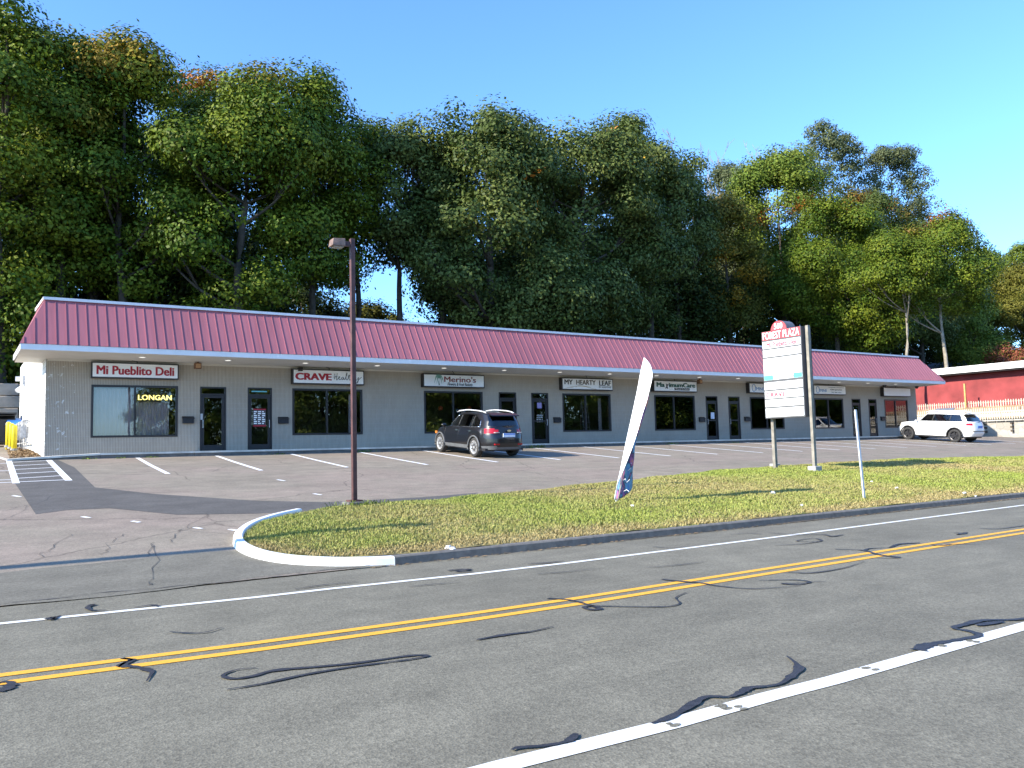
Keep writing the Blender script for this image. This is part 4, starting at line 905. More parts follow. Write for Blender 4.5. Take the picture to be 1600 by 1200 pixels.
# litter
def crumple(name, loc, r, label, cat, seed, mat=None):
    rg = np.random.RandomState(seed); V = []; F = []; n1, n2 = 7, 12
    for i in range(n1+1):
        for j in range(n2):
            th = math.pi*i/n1; ph = 2*math.pi*j/n2; rr = r*(1+.45*rg.randn()*.6); V.append((rr*math.sin(th)*math.cos(ph)*1.2, rr*math.sin(th)*math.sin(ph), rr*.55*math.cos(th)+r*.35))
    for i in range(n1):
        for j in range(n2): F.append((i*n2+j, i*n2+(j+1) % n2, (i+1)*n2+(j+1) % n2, (i+1)*n2+j))
    return tag(mesh_obj(name, V, F, mat or M['litter_white'], loc=loc), label, cat)
p = road_pt(703, 866); p = np.array([5.75, 11.15, 0]); p[2] = gz(p[0], p[1])
d = ray(703, 861)
for yy in np.arange(10.8, 13, .02):
    q = C0+d*yy/d[1]
    if q[2] <= gz(q[0], q[1])+.03: p = q; break
crumple('plastic_bag', tuple(p), .075, 'crumpled white plastic bag on the grass by the kerb', 'litter', 5)
def grass_hit(px, py):
    d = ray(px, py)
    for yy in np.arange(10.8, 20, .02):
        q = C0+d*yy/d[1]
        if front(q[0]) < q[1] < back(q[0]) and q[2] <= gz(q[0], q[1])+.03: return q
    return lot_pt(px, py)
for k, (px, py, r_, lb) in enumerate(((1362, 753, .03, 'small white paper scrap on grass right of the white post'), (1401, 763, .035, 'white paper scrap on the grass further right of the white post'), (1208, 771, .05, 'pale crumpled scrap in the banner shadow on the grass'), (1253, 790, .03, 'white scrap on the grass near the road kerb below the pylon'), (1507, 771, .035, 'white scrap beside the road kerb at far right'), (1524, 776, .03, 'rightmost white scrap on top of the road kerb'), (988, 791, .03, 'small pale scrap beside the feather banner foot'))):
    q = grass_hit(px, py); crumple('paper_scrap', tuple(q), r_, lb, 'litter', 20+k)

# utility pole standing left outside the frame; its shadow crosses the drive
e = empty('utility_pole', (-9.3, 12.8, .15), 'tall wooden utility pole whose long shadow crosses the driveway', 'utility pole')
MB().tube([(0, 0, -.3), (0, 0, 9.0)], [.15, .11], 12).build('pole', M['bark'], e, True)
MB().box(-.05, .05, -.1, .1, 8.7, 8.85).build('bracket', M['steel'], e)

# ================================================================== CARS
def superloop(n=4.6, ns=90, ne=22):
    """points (a along length, b across) round the plan; starts at front centre, goes to +b side"""
    c = .5**(1/n); pts = []
    for b in np.linspace(0, c, ne//2, endpoint=False): pts.append(((1-abs(b)**n)**(1/n), b))
    for a in np.linspace(c, -c, ns, endpoint=False): pts.append((a, (1-abs(a)**n)**(1/n)))
    for b in np.linspace(c, -c, ne, endpoint=False): pts.append((-(1-abs(b)**n)**(1/n), b))
    for a in np.linspace(-c, c, ns, endpoint=False): pts.append((a, -(1-abs(a)**n)**(1/n)))
    for b in np.linspace(-c, 0, ne//2, endpoint=False): pts.append(((1-abs(b)**n)**(1/n), b))
    return pts
def ip(t, xs_, ys_): return float(np.interp(t, xs_, ys_))
def make_car(name, label, loc, pitch, S):
    root = empty(name, loc, label, 'car'); root.rotation_euler = (pitch, 0, S.get('rz', 0))
    W2 = S['W']/2; LP_ = superloop(S.get('n', 4.6)); m = len(LP_)
    rows = []; NT = 18
    for i in range(NT+1):
        t = i/NT; yf = ip(t, *S['front']); yr = ip(t, *S['rear']); ww = W2*ip(t, *S['wid']); row = []
        for a, b in LP_:
            y = (yf+yr)/2+a*(yf-yr)/2; x = b*ww*ip(y, *S['plan'])
            zb = S['sill']+.05*max(0, abs(a)-.8)*5*.5
            if abs(b) > .55:
                for yc in S['axles']:
                    R_ = S['arch']
                    if abs(y-yc) < R_: zb = max(zb, S['tyre']*.98+math.sqrt(R_*R_-(y-yc)**2))
            zt = ip(y, *S['belt']); row.append((x, y, zb+(zt-zb)*t))
        rows.append(row)
    NC = 8
    for i in range(1, NC+1):
        s = 1-i/NC; rows.append([(x*s, y, z+S.get('crown', .06)*(1-s*s)*min(1, max(0, (S['front'][1][-1]-y)/.5+.15))) for x, y, z in rows[NT]])
    V = [p for r_ in rows for p in r_]; groups = {'body': [], 'tail_light': [], 'tail_light2': [], 'headlight': [], 'headlight2': [], 'cladding': []}
    for i in range(len(rows)-1):
        for j in range(m):
            j2 = (j+1) % m; f = (i*m+j, (i+1)*m+j, (i+1)*m+j2, i*m+j2); c = np.mean([V[k] for k in f], 0); g = 'body'
            if i < NT:
                if c[2] < S['clad'] or (c[1] < S['rear'][1][0]+.4 and c[2] < S.get('clad_rear', 0) and abs(c[0]) > -1): g = 'cladding'
                z0, z1, dep, wid_ = S['tail']
                lo = z0+(0 if abs(c[0]) > W2-.2 else .0); 
                if z0 < c[2] < z1 and c[1] < min(S['rear'][1])+dep and abs(c[0]) > W2-wid_: g = 'tail_light' if c[0] < 0 else 'tail_light2'
                z0, z1, dep, wid_ = S['head']
                if z0 < c[2] < z1 and c[1] > max(S['front'][1])-dep and abs(c[0]) > W2-wid_: g = 'headlight' if c[0] < 0 else 'headlight2'
            groups[g].append(f)
    names = {'body': ('body', S['paint']), 'tail_light': ('tail_light', M['tail']), 'tail_light2': ('tail_light', M['tail']), 'headlight': ('headlight', M['headl']), 'headlight2': ('headlight', M['headl']), 'cladding': ('lower_cladding', S['cladm'])}
    def emit(V, groups, names):
        for g, fs in groups.items():
            if not fs: continue
            idx = sorted({k for f in fs for k in f}); mp = {k: i for i, k in enumerate(idx)}
            mesh_obj(names[g][0], [V[k] for k in idx], [tuple(mp[k] for k in f) for f in fs], names[g][1], root, True)
    emit(V, groups, names)
    # greenhouse
    G = S['gh']; rows = []; NT = 16; LP_ = superloop(G.get('n', 5.2)); m = len(LP_)
    def gpt(a, b, t):
        yf = ip(t, *G['front']); yr = ip(t, *G['rear']); y0 = (ip(0, *G['front'])+ip(0, *G['rear']))/2+a*(ip(0, *G['front'])-ip(0, *G['rear']))/2
        y = (yf+yr)/2+a*(yf-yr)/2; yt = (ip(1, *G['front'])+ip(1, *G['rear']))/2+a*(ip(1, *G['front'])-ip(1, *G['rear']))/2
        zb = ip(y0, *S['belt'])-.02; zt = ip(yt, *G['roof'])
        return (b*W2*ip(t, *G['wid'])*ip(y, *G['plan']), y, zb+(zt-zb)*t)
    for i in range(NT+1): rows.append([gpt(a, b, i/NT) for a, b in LP_])
    for i in range(1, NC+1):
        s = 1-i/NC; rows.append([(x*s, y, z+G.get('crown', .05)*(1-s*s)) for x, y, z in rows[NT]])
    V = [p for r_ in rows for p in r_]; gr = {'body': [], 'side': [], 'side2': [], 'rear': [], 'front': []}
    for i in range(len(rows)-1):
        t = (i+.5)/NT
        for j in range(m):
            j2 = (j+1) % m; f = (i*m+j, (i+1)*m+j, (i+1)*m+j2, i*m+j2); c = np.mean([V[k] for k in f], 0); a = (LP_[j][0]+LP_[j2][0])/2; b = (LP_[j][1]+LP_[j2][1])/2; g = 'body'
            if i < NT:
                if abs(b) > .84 and abs(a) < .97:
                    if G['st'][0] < t < G['st'][1]-max(0, (G['ytap']-c[1]))*.9 and G['sy'][0](t) < c[1] < G['sy'][1](t): g = 'side' if b < 0 else 'side2'
                elif a > .8 and abs(b) < .80 and .04 < t < .95: g = 'front'
                elif a < -.8 and abs(b) < G.get('rb', .82) and G['rt'][0] < t < G['rt'][1]: g = 'rear'
            gr[g].append(f)
    emit(V, gr, {'body': ('cabin_shell', S['paint']), 'side': ('side_window', S['glass']), 'side2': ('side_window', S['glass']), 'rear': ('rear_window', S['glass']), 'front': ('windshield', M['carglass_light'])})
    def sidept(y, t, sgn, out=.006):
        lo, hi = -1., 1.
        for _ in range(24):
            mid = (lo+hi)/2
            if gpt(mid, 1, t)[1] < y: lo = mid
            else: hi = mid
        n = G.get('n', 5.2); b = (1-abs(lo)**n)**(1/n); p = gpt(lo, b*sgn, t); return (p[0]+sgn*out, p[1], p[2])
    # pillars and trim
    for sgn in (-1, 1):
        for yy, wdd in G['pillars']:
            pm = MB().tube([sidept(yy+.10*k_/5*G.get('plean', -1), G['st'][0]+(G['st'][1]-G['st'][0])*k_/5, sgn, .0) for k_ in range(6)], wdd, 6)
            pm.build('window_pillar', M['black_plastic'], root, True)
        if S.get('chrome'):
            y0 = G['sy'][0](G['st'][0]); y1 = G['sy'][1](G['st'][0]); tm = MB()
            tm.tube([sidept(y, G['st'][0]-.02, sgn) for y in np.linspace(y0-.02, y1, 14)], .016, 5)
            tm.tube([sidept(G['sy'][1](t), t, sgn) for t in np.linspace(G['st'][0], G['st'][1], 6)], .010, 5)
            tm.tube([sidept(G['sy'][0](t), t, sgn) for t in np.linspace(G['st'][0], G['st'][1]-max(0, G['ytap']-G['sy'][0](.8))*.9, 6)], .013, 5)
            tm.build('window_trim', M['chrome'], root, True)
    # underbody and wheel wells
    MB().box(-W2+.10, W2-.10, S['rear'][1][0]+.25, S['front'][1][0]-.25, .26, .36).box(-W2+.36, W2-.36, S['rear'][1][0]+.3, S['front'][1][0]-.3, .36, .85).build('underbody', M['black_plastic'], root)
    # wheels
    rT = S['tyre']; tw = .12
    tp = [(-tw+.01, rT*.70), (-tw, rT*.78), (-tw+.005, rT*.93), (-tw+.03, rT*.99), (0, rT), (tw-.03, rT*.99), (tw-.005, rT*.93), (tw, rT*.78), (tw-.01, rT*.70)]
    def lathe_x(prof, n=36):
        V = []; F = []
        for k in range(n):
            a = 2*math.pi*k/n
            for x, r_ in prof: V.append((x, r_*math.cos(a), r_*math.sin(a)))
        q = len(prof)
        for k in range(n):
            k2 = (k+1) % n
            for i in range(q-1): F.append((k*q+i, k2*q+i, k2*q+i+1, k*q+i+1))
        return V, F
    for sgn in (-1, 1):
        for yc in S['axles']:
            wh = bpy.data.objects.new('wheel', None); COL.objects.link(wh); wh.parent = root; wh.location = (sgn*(W2-.135), yc, rT)
            mb = MB(); mb.add(*lathe_x(tp)); mb.build('tyre', M['tyre'], wh, True)
            rb = MB(); rb.add(*lathe_x([(sgn*.095, rT*.70), (sgn*.11, rT*.69), (sgn*.10, rT*.62), (sgn*.02, rT*.60)]))
            rb.add([(sgn*.098, .055*math.cos(t), .055*math.sin(t)) for t in np.linspace(0, 6.28, 12, endpoint=False)], [tuple(range(12))])
            ns = S['spokes']
            for k in range(ns):
                a = 2*math.pi*k/ns+.3; ca, sa = math.cos(a), math.sin(a); hw = S['spoke_w']
                for fl in ((-1, 1) if S.get('split') else (0,)):
                    o1 = fl*.02
                    P4 = [(.03, -hw*.8+o1), (.03, hw*.8+o1), (rT*.64, hw*.9+o1*2.6), (rT*.64, -hw*.9+o1*2.6)]
                    q = [(sgn*.085, r_*ca-s_*sa, r_*sa+s_*ca) for r_, s_ in P4]+[(sgn*.055, r_*ca-s_*sa, r_*sa+s_*ca) for r_, s_ in P4]
                    rb.add(q, [(0, 1, 2, 3), (4, 7, 6, 5), (0, 4, 5, 1), (1, 5, 6, 2), (2, 6, 7, 3), (3, 7, 4, 0)])
            rb.build('rim', S['rimm'], wh)
            bd = MB(); bd.add(*lathe_x([(sgn*.01, rT*.62), (sgn*.012, .02), (sgn*.012, .0)])); bd.build('wheel_back', M['black_plastic'], wh)
            fl = MB(); fl.tube([(sgn*(W2*ip(yc+S['arch']*math.cos(a), *S['plan'])*S.get('flare', .985)), yc+(S['arch']+.015)*math.cos(a), rT*.98+(S['arch']+.015)*math.sin(a)) for a in np.linspace(-.25, math.pi+.25, 22)], .034, 6)
            fl.build('arch_trim', S['archm'], root, True)
        # mirror, handles, rail
        mir = MB(); mx, my, mz = sgn*(W2+.06), S['mirror'][0], S['mirror'][1]
        for k in range(7):
            t = k/6; rr = .085*math.sin(math.pi*(.08+.84*t))
            n0 = len(mir.V); mir.V += [(mx-sgn*.10+sgn*.22*t, my+rr*.75*math.cos(a), mz+rr*math.sin(a)) for a in np.linspace(0, 6.28, 10, endpoint=False)]
            if k: mir.F += [(n0-10+q, n0-10+(q+1) % 10, n0+(q+1) % 10, n0+q) for q in range(10)]
        mir.F += [tuple(range(10)), tuple(range(len(mir.V)-10, len(mir.V)))]
        mir.build('mirror', S['mirm'], root, True)
        for hy in S['handles']:
            MB().box(min(sgn*W2*.972, sgn*(W2*.972+.03)), max(sgn*W2*.972, sgn*(W2*.972+.03)), hy-.10, hy+.10, S['hz']-.018, S['hz']+.018).build('door_handle', S['handm'], root)
        if S.get('rails'):
            ry0, ry1 = S['rails']; pts = []
            for t in np.linspace(0, 1, 12):
                y = ry0+(ry1-ry0)*t; pts.append((sgn*W2*.66, y, ip(y, *G['roof'])+.035+.055*math.sin(math.pi*t)**.35))
            MB().tube(pts, [.012]+[.024]*10+[.012], 8).build('roof_rail', S['railm'], root, True)
    for (yy) in S['doors']:
        dl = MB()
        for sgn in (-1, 1):
            for k in range(6):
                pass
            dl.tube([(sgn*(W2*ip(t, *S['wid'])*1.0+.0005), yy, S['sill']+.12+(ip(yy, *S['belt'])-S['sill']-.14)*t) for t in np.linspace(0, 1, 8)], .006, 4)
        dl.build('door_seam', M['black_plastic'], root)
    return root, sidept, gpt
M['tail'] = simple('tail_light_red', (.36, .008, .014), .12, var=.1); M['headl'] = simple('headlight', (.55, .50, .42), .1)
M['tyre'] = simple('tyre_rubber', (.035, .034, .033), .85, var=.2); 
def carpaint(name, c, rough=.25, coat=.8, metal=0.0):
    m, t, b = nodes(name); b.inputs['Base Color'].default_value = (*c, 1); b.inputs['Roughness'].default_value = rough; b.inputs['Coat Weight'].default_value = coat; b.inputs['Coat Roughness'].default_value = .04; b.inputs['Metallic'].default_value = metal; return m
M['paint_black'] = carpaint('black_car_paint', (.006, .006, .008), .3, .45); M['paint_white'] = carpaint('white_car_paint', (.78, .78, .77), .35)
M['chrome'] = simple('chrome', (.75, .75, .76), .12, 1.0, var=.03); M['silver'] = simple('silver_alloy', (.68, .68, .68), .3, .55, var=.05)
M['clad'] = simple('grey_cladding', (.10, .105, .11), .6); M['darkrim'] = simple('dark_alloy', (.045, .045, .05), .35, .5)
M['orange_l'] = simple('amber_marker', (.75, .22, .03), .3); M['plate'] = simple('number_plate', (.62, .68, .78), .5); M['plate_blue'] = simple('plate_blue', (.12, .25, .62), .5)
PT = math.atan(SL)
S1 = dict(W=1.88, n=4.6, sill=.30, front=([0, .3, .6, 1], [2.30, 2.38, 2.36, 2.12]), rear=([0, .25, .5, 1], [-2.30, -2.38, -2.36, -2.24]), wid=([0, .3, .65, 1], [.955, 1, 1, .93]),
  plan=([-2.4, -1.7, 1.2, 2.4], [.95, 1, 1, .93]), axles=(-1.32, 1.46), arch=.42, tyre=.365, belt=([-2.4, -1.4, .9, 1.15, 2.0, 2.35], [1.17, 1.12, 1.06, 1.05, .96, .86]), clad=.42, clad_rear=.44, cladm=M['clad'],
  tail=(.93, 1.09, .50, .52), head=(.72, .88, .42, .42), paint=M['paint_black'], glass=M['carglass'], chrome=True, spokes=10, spoke_w=.022, split=True, rimm=M['silver'], archm=M['clad'], mirror=(.92, 1.12), mirm=M['paint_black'],
  handles=(.02, -1.0), hz=.96, handm=M['chrome'], rails=(.55, -1.72), railm=simple('satin_rail', (.80, .80, .80), .3, .3), doors=(1.0, -.12, -1.15),
  gh=dict(front=([0, 1], [1.22, .38]), rear=([0, .5, 1], [-2.22, -2.12, -1.86]), wid=([0, 1], [.93, .72]), plan=([-2.3, -1.2, .6, 1.3], [.93, 1, 1, .92]), roof=([-2.1, -1.2, -.3, .5], [1.61, 1.655, 1.665, 1.62]), crown=.03,
    st=(.09, .86), sy=(lambda t: -1.62+.12*t, lambda t: .98-.75*t), ytap=-1.15, pillars=((.0, .022), (-1.0, .016)), plean=-1, rt=(.10, .86), rb=.86))
car1, sp1, gp1 = make_car('parked_car', 'black mid size SUV with silver wheels and roof rails parked nose in', (16.2, 28.15, zlot(28.15)+.012), PT, S1)
root = car1
rear_y = -2.37
o = MB().box(-.26, .26, -2.385, -2.35, .79, .93).build('number_plate', M['plate'], root); MB().box(-.25, .25, -2.389, -2.3855, .88, .925).build('plate_band', M['plate_blue'], o)
MB().add([(-.60, -2.10, 1.60), (.60, -2.10, 1.60), (.60, -1.80, 1.675), (-.60, -1.80, 1.675), (-.60, -2.13, 1.565), (.60, -2.13, 1.565), (.58, -1.85, 1.62), (-.58, -1.85, 1.62)], [(0, 1, 2, 3), (4, 7, 6, 5), (0, 4, 5, 1), (1, 5, 6, 2), (2, 6, 7, 3), (3, 7, 4, 0)]).build('spoiler', M['paint_black'], root)
MB().tube([(0, -2.35, 1.035), (0, -2.372, 1.035)], .001, 4).add([(.085*math.cos(t), -2.372, 1.03+.04*math.sin(t)) for t in np.linspace(0, 6.28, 16, endpoint=False)], [tuple(range(16))]).build('badge', M['chrome'], root)
MB().tube([(.0, -2.25, 1.19), (.35, -2.24, 1.22)], .014, 5).tube([(0, -2.24, 1.18), (0, -2.28, 1.17)], .03, 8).build('rear_wiper', M['black_plastic'], root)
for s in (-1, 1):
    MB().box(min(s*.40, s*.60), max(s*.40, s*.60), -2.375, -2.25, .50, .55).build('rear_reflector', M['tail'], root)
    MB().box(min(s*.40, s*.58), max(s*.40, s*.58), -2.345, -2.2, .945, .975).build('reversing_lens', M['silver'], root)
MB().box(-.79, -.70, 2.0, 2.12, .74, .83).build('side_marker', M['orange_l'], root)
MB().tube([(.55, -2.28, .28), (.55, -2.36, .28)], .04, 8).build('exhaust', M['steel'], root)
S2 = dict(W=1.94, n=4.8, sill=.34, front=([0, .3, .6, 1], [2.26, 2.38, 2.40, 2.26]), rear=([0, .25, .5, 1], [-2.30, -2.42, -2.40, -2.30]), wid=([0, .3, .65, 1], [.955, 1, 1, .94]),
  plan=([-2.4, -1.7, 1.2, 2.4], [.95, 1, 1, .94]), axles=(-1.40, 1.515), arch=.46, tyre=.385, belt=([-2.4, -1.4, .9, 1.15, 2.0, 2.35], [1.20, 1.17, 1.13, 1.13, 1.06, .96]), clad=.36, cladm=M['black_plastic'],
  tail=(1.0, 1.15, .42, .40), head=(.82, .96, .35, .42), paint=M['paint_white'], glass=M['carglass'], chrome=False, spokes=5, spoke_w=.045, rimm=M['darkrim'], archm=M['black_plastic'], mirror=(.92, 1.18), mirm=M['paint_white'],
  handles=(.02, -1.0), hz=1.03, handm=M['paint_white'], rails=(.5, -1.7), railm=M['paint_white'], doors=(1.0, -.12, -1.15), flare=.97,
  gh=dict(front=([0, 1], [1.15, .45]), rear=([0, .5, 1], [-2.28, -2.12, -1.78]), wid=([0, 1], [.93, .74]), plan=([-2.3, -1.2, .6, 1.3], [.93, 1, 1, .92]), roof=([-2.1, -1.2, -.3, .5], [1.70, 1.75, 1.76, 1.72]), crown=.03,
    st=(.10, .80), sy=(lambda t: -1.85+.28*t, lambda t: .95-.62*t), ytap=-1.9, pillars=((.0, .02), (-1.05, .02)), plean=-.8, rt=(.12, .88), rb=.88))
car2, sp2, gp2 = make_car('parked_car', 'white SUV with dark wheels parked by the far right end of the plaza', (49.0, 28.2, zlot(28.2)+.012), PT, S2)
root = car2
MB().box(-.26, .26, -2.425, -2.40, .86, 1.0).build('number_plate', M['plate_blue'], root)
MB().add([(-.66, -2.10, 1.70), (.66, -2.10, 1.70), (.62, -1.75, 1.765), (-.62, -1.75, 1.765), (-.62, -2.08, 1.665), (.62, -2.08, 1.665), (.6, -1.8, 1.71), (-.6, -1.8, 1.71)], [(0, 1, 2, 3), (4, 7, 6, 5), (0, 4, 5, 1), (1, 5, 6, 2), (2, 6, 7, 3), (3, 7, 4, 0)]).build('spoiler', M['paint_white'], root)
MB().box(-.70, .70, -2.42, -2.36, .66, .70).build('bumper_recess', M['black_plastic'], root)
MB().tube([(.0, -2.30, 1.22), (.4, -2.29, 1.25)], .014, 5).build('rear_wiper', M['black_plastic'], root)

# ================================================================== RIGHT SIDE
X0 = 68.0
e = empty('red_building', (X0, 35, 4.0), 'long low dark red building with white roof edge right of the plaza', 'building')
rb_ = MB(); zb0 = 3.4; ztp = 6.80
rb_.box(X0, X0+12, 20, 42.5, zb0, ztp)
part(rb_, 'wall', M['red_wall'], e)
part(MB().box(X0-.9, X0+12.5, 19.5, 43, ztp+.001, ztp+.12), 'roof_slab', M['dark'], e)
part(MB().box(X0-1.0, X0-.9, 19.4, 43.1, ztp+.02, ztp+.36).box(X0-.9, X0+.2, 19.4, 43.1, ztp+.37, ztp+.55), 'roof_edge', M['white_trim'], e)
part(MB().box(X0-.86, X0-.005, 19.6, 42.9, ztp-.10, ztp-.0), 'eave_soffit', M['bronze'], e)
st_ = empty('stone_wall', (60, 30, 1.6), 'pale stone retaining wall with small drain openings at right', 'wall')
pa, pb_ = np.array([59.8, 34.5]), np.array([60.1, 20.0]); mb = MB(); n = 24
def stonez(y): return 2.62 if y > 24 else 2.62-(24-y)*.15
for i in range(n):
    a = pa+(pb_-pa)*i/n; b = pa+(pb_-pa)*(i+1)/n; za, zb_ = stonez(a[1]), stonez(b[1])
    mb.add([(a[0], a[1], 1.0), (b[0], b[1], 1.0), (b[0], b[1], zb_), (a[0], a[1], za), (a[0]+.35, a[1], 1.0), (b[0]+.35, b[1], 1.0), (b[0]+.35, b[1], zb_), (a[0]+.35, a[1], za)], [(0, 3, 2, 1), (4, 5, 6, 7), (3, 7, 6, 2)])
part(mb, 'stone_face', M['stone'], st_)
cm = MB()
for i in range(n):
    a = pa+(pb_-pa)*i/n; b = pa+(pb_-pa)*(i+1)/n; cm.box(59.7, 60.3, min(a[1], b[1])+.01, max(a[1], b[1])-.01, stonez((a[1]+b[1])/2)+.001, stonez((a[1]+b[1])/2)+.09)
part(cm, 'cap_stones', M['walk'], st_)
dr = MB()
for yy in (31.0, 29.2, 27.4):
    for zz2 in (1.85, 2.12, 2.38): dr.box(59.66, 59.9, yy-.07, yy+.07, zz2, zz2+.12)
part(dr, 'drain_openings', M['bark'], st_)
def picket(xa, ya, yb, zf, h, label, mat, gap=.16):
    e = empty('picket_fence', (xa, ya, zf), label, 'fence', 'picket fences on the terrace'); pk = MB(); rl = MB(); y = yb; rr = random.Random(int(xa*10))
    while y < ya:
        hh = h*rr.uniform(.93, 1.03); x = xa+rr.uniform(-.01, .01)
        pk.add([(x, y, zf), (x, y+.075, zf), (x, y+.075, zf+hh-.06), (x, y+.037, zf+hh), (x, y, zf+hh-.06), (x+.02, y, zf), (x+.02, y+.075, zf), (x+.02, y+.075, zf+hh-.06), (x+.02, y+.037, zf+hh), (x+.02, y, zf+hh-.06)],
               [(4, 3, 2, 1, 0), (5, 6, 7, 8, 9), (0, 1, 6, 5), (1, 2, 7, 6), (2, 3, 8, 7), (3, 4, 9, 8), (4, 0, 5, 9)]); y += gap
    for z in (.25, .75): rl.box(xa+.025, xa+.065, yb, ya, zf+h*z-.04, zf+h*z+.04)
    part(pk, 'pickets', mat, e); part(rl, 'rails', M['fence_wood'], e); return e
picket(61.2, 39, 22, 2.72, .70, 'lower white and tan picket fence just above the stone wall', M['fence_white'], .17)
picket(63.6, 41, 23, 3.28, .62, 'middle tan picket fence between two white board terraces', M['fence_wood'], .17)
picket(66.3, 42, 23, 3.68, .75, 'upper pale picket fence in front of the dark red wall', M['fence_white'], .19)
for (xx, zz, h, ya, yb, lb) in ((62.4, 3.0, .42, 40.5, 24, 'lower white board terrace edging between picket fences'), (65.2, 3.45, .34, 41.5, 24, 'upper white board terrace edging below the top picket fence')):
    e = empty('terrace_board', (xx, 30, zz), lb, 'board edging', 'white terrace boards'); bm = MB(); y = yb
    while y < ya: bm.box(xx, xx+.05, y, y+2.35, zz-.1, zz+h); y += 2.4
    part(bm, 'boards', M['fence_white'], e)
e = empty('awning_shed', (62.2, 35.5, 2.9), 'small shed roof with grey top on the terrace behind the white SUV', 'shed')
part(MB().add([(62.0, 36.6, 3.50), (62.0, 34.6, 3.50), (63.0, 34.9, 3.85), (63.0, 36.3, 3.85), (62.0, 36.6, 3.44), (62.0, 34.6, 3.44), (63.0, 34.9, 3.79), (63.0, 36.3, 3.79)], [(0, 1, 2, 3), (4, 7, 6, 5), (0, 4, 5, 1), (1, 5, 6, 2), (2, 6, 7, 3), (3, 7, 4, 0)]), 'roof', M['roof_grey'], e)
part(MB().box(62.2, 62.9, 34.9, 36.3, 2.8, 3.47), 'wall', M['fence_white'], e)
p = atx(1509, 630, 66.0); e = empty('timber_post', (66.0, p[1], p[2]-.8), 'fresh orange timber post standing before the red wall', 'post')
MB().box(-.06, .06, -.06, .06, 0, 2.35).build('post', M['timber_post'], e); MB().box(-.07, .07, -.07, .07, 2.35, 2.38).build('cap', M['timber_post'], e)
# houses up the slope
def house(name, px0, px1, pye, pyr, Y, depth, zb, wm, rm, label, wins):
    a, b = at(px0, pye, Y), at(px1, pye, Y); x0, x1, ze = a[0], b[0], a[2]; zr_ = at((px0+px1)/2, pyr, Y)[2]
    e = empty(name, ((x0+x1)/2, Y, zb), label, 'house')
    part(MB().box(x0, x1, Y, Y+depth, zb, ze), 'wall', wm, e); ym = (x0+x1)/2
    part(MB().add([(x0-.5, Y-.4, ze), (x1+.5, Y-.4, ze), (x1+.5, Y+depth+.4, ze), (x0-.5, Y+depth+.4, ze), (x0-.5, Y+depth/2, zr_), (x1+.5, Y+depth/2, zr_)] if wins != 'gable' else
        [(x0-.4, Y-.4, ze), (ym, Y-.4, zr_), (x1+.4, Y-.4, ze), (x0-.4, Y+depth, ze), (ym, Y+depth, zr_), (x1+.4, Y+depth, ze)],
        [(0, 1, 5, 4), (2, 3, 4, 5), (1, 2, 5), (3, 0, 4), (0, 3, 2, 1)] if wins != 'gable' else [(0, 2, 1), (3, 4, 5), (0, 1, 4, 3), (1, 2, 5, 4), (0, 3, 5, 2)]), 'roof', rm, e)
    if wins != 'gable':
        for (w0, w1, wz0, wz1) in wins:
            p0, p1 = at(w0, wz1, Y), at(w1, wz0, Y); w_ = part(MB().box(p0[0], p1[0], Y-.05, Y-.003, p0[2], p1[2]), 'window', M['house_white'], e)
            P_(MB().box(p0[0]+.12, p1[0]-.12, Y-.065, Y-.051, p0[2]+.12, p1[2]-.12).build('pane', M['bronze']), w_)
    return e
house('house', 1576, 1660, 549, 542, 58, 9, 5.5, M['house_grey'], M['blue_tarp'], 'grey house with a row of dark windows up the slope at far right', [(1578.5, 1586, 550.5, 557), (1588, 1595, 550, 556.5), (1598, 1606, 549.5, 556), (1610, 1620, 549, 555)])
house('house', 1502, 1512, 573, 567.5, 66, 6, 6, M['house_white'], M['blue_tarp'], 'tiny pale gable of a house showing behind the red building', 'gable')
e = empty('greenhouse', tuple(at(1574, 566, 50)), 'blue grey arched greenhouse roof showing above the red building', 'greenhouse')
c0 = at(1574, 570, 50); wv = (at(1599, 570, 50)[0]-at(1549, 570, 50)[0])/2*1.2; hv = at(1574, 557, 50)[2]-c0[2]
part(MB().prism([(c0[0]+wv*math.cos(t), c0[2]+hv*math.sin(t)) for t in np.linspace(0, math.pi, 15)], 50, 58, 'y'), 'arched_roof', M['blue_tarp'], e)
part(MB().box(c0[0]-wv, c0[0]+wv, 50.05, 57.95, c0[2]-2.2, c0[2]-.01), 'wall', M['house_grey'], e)

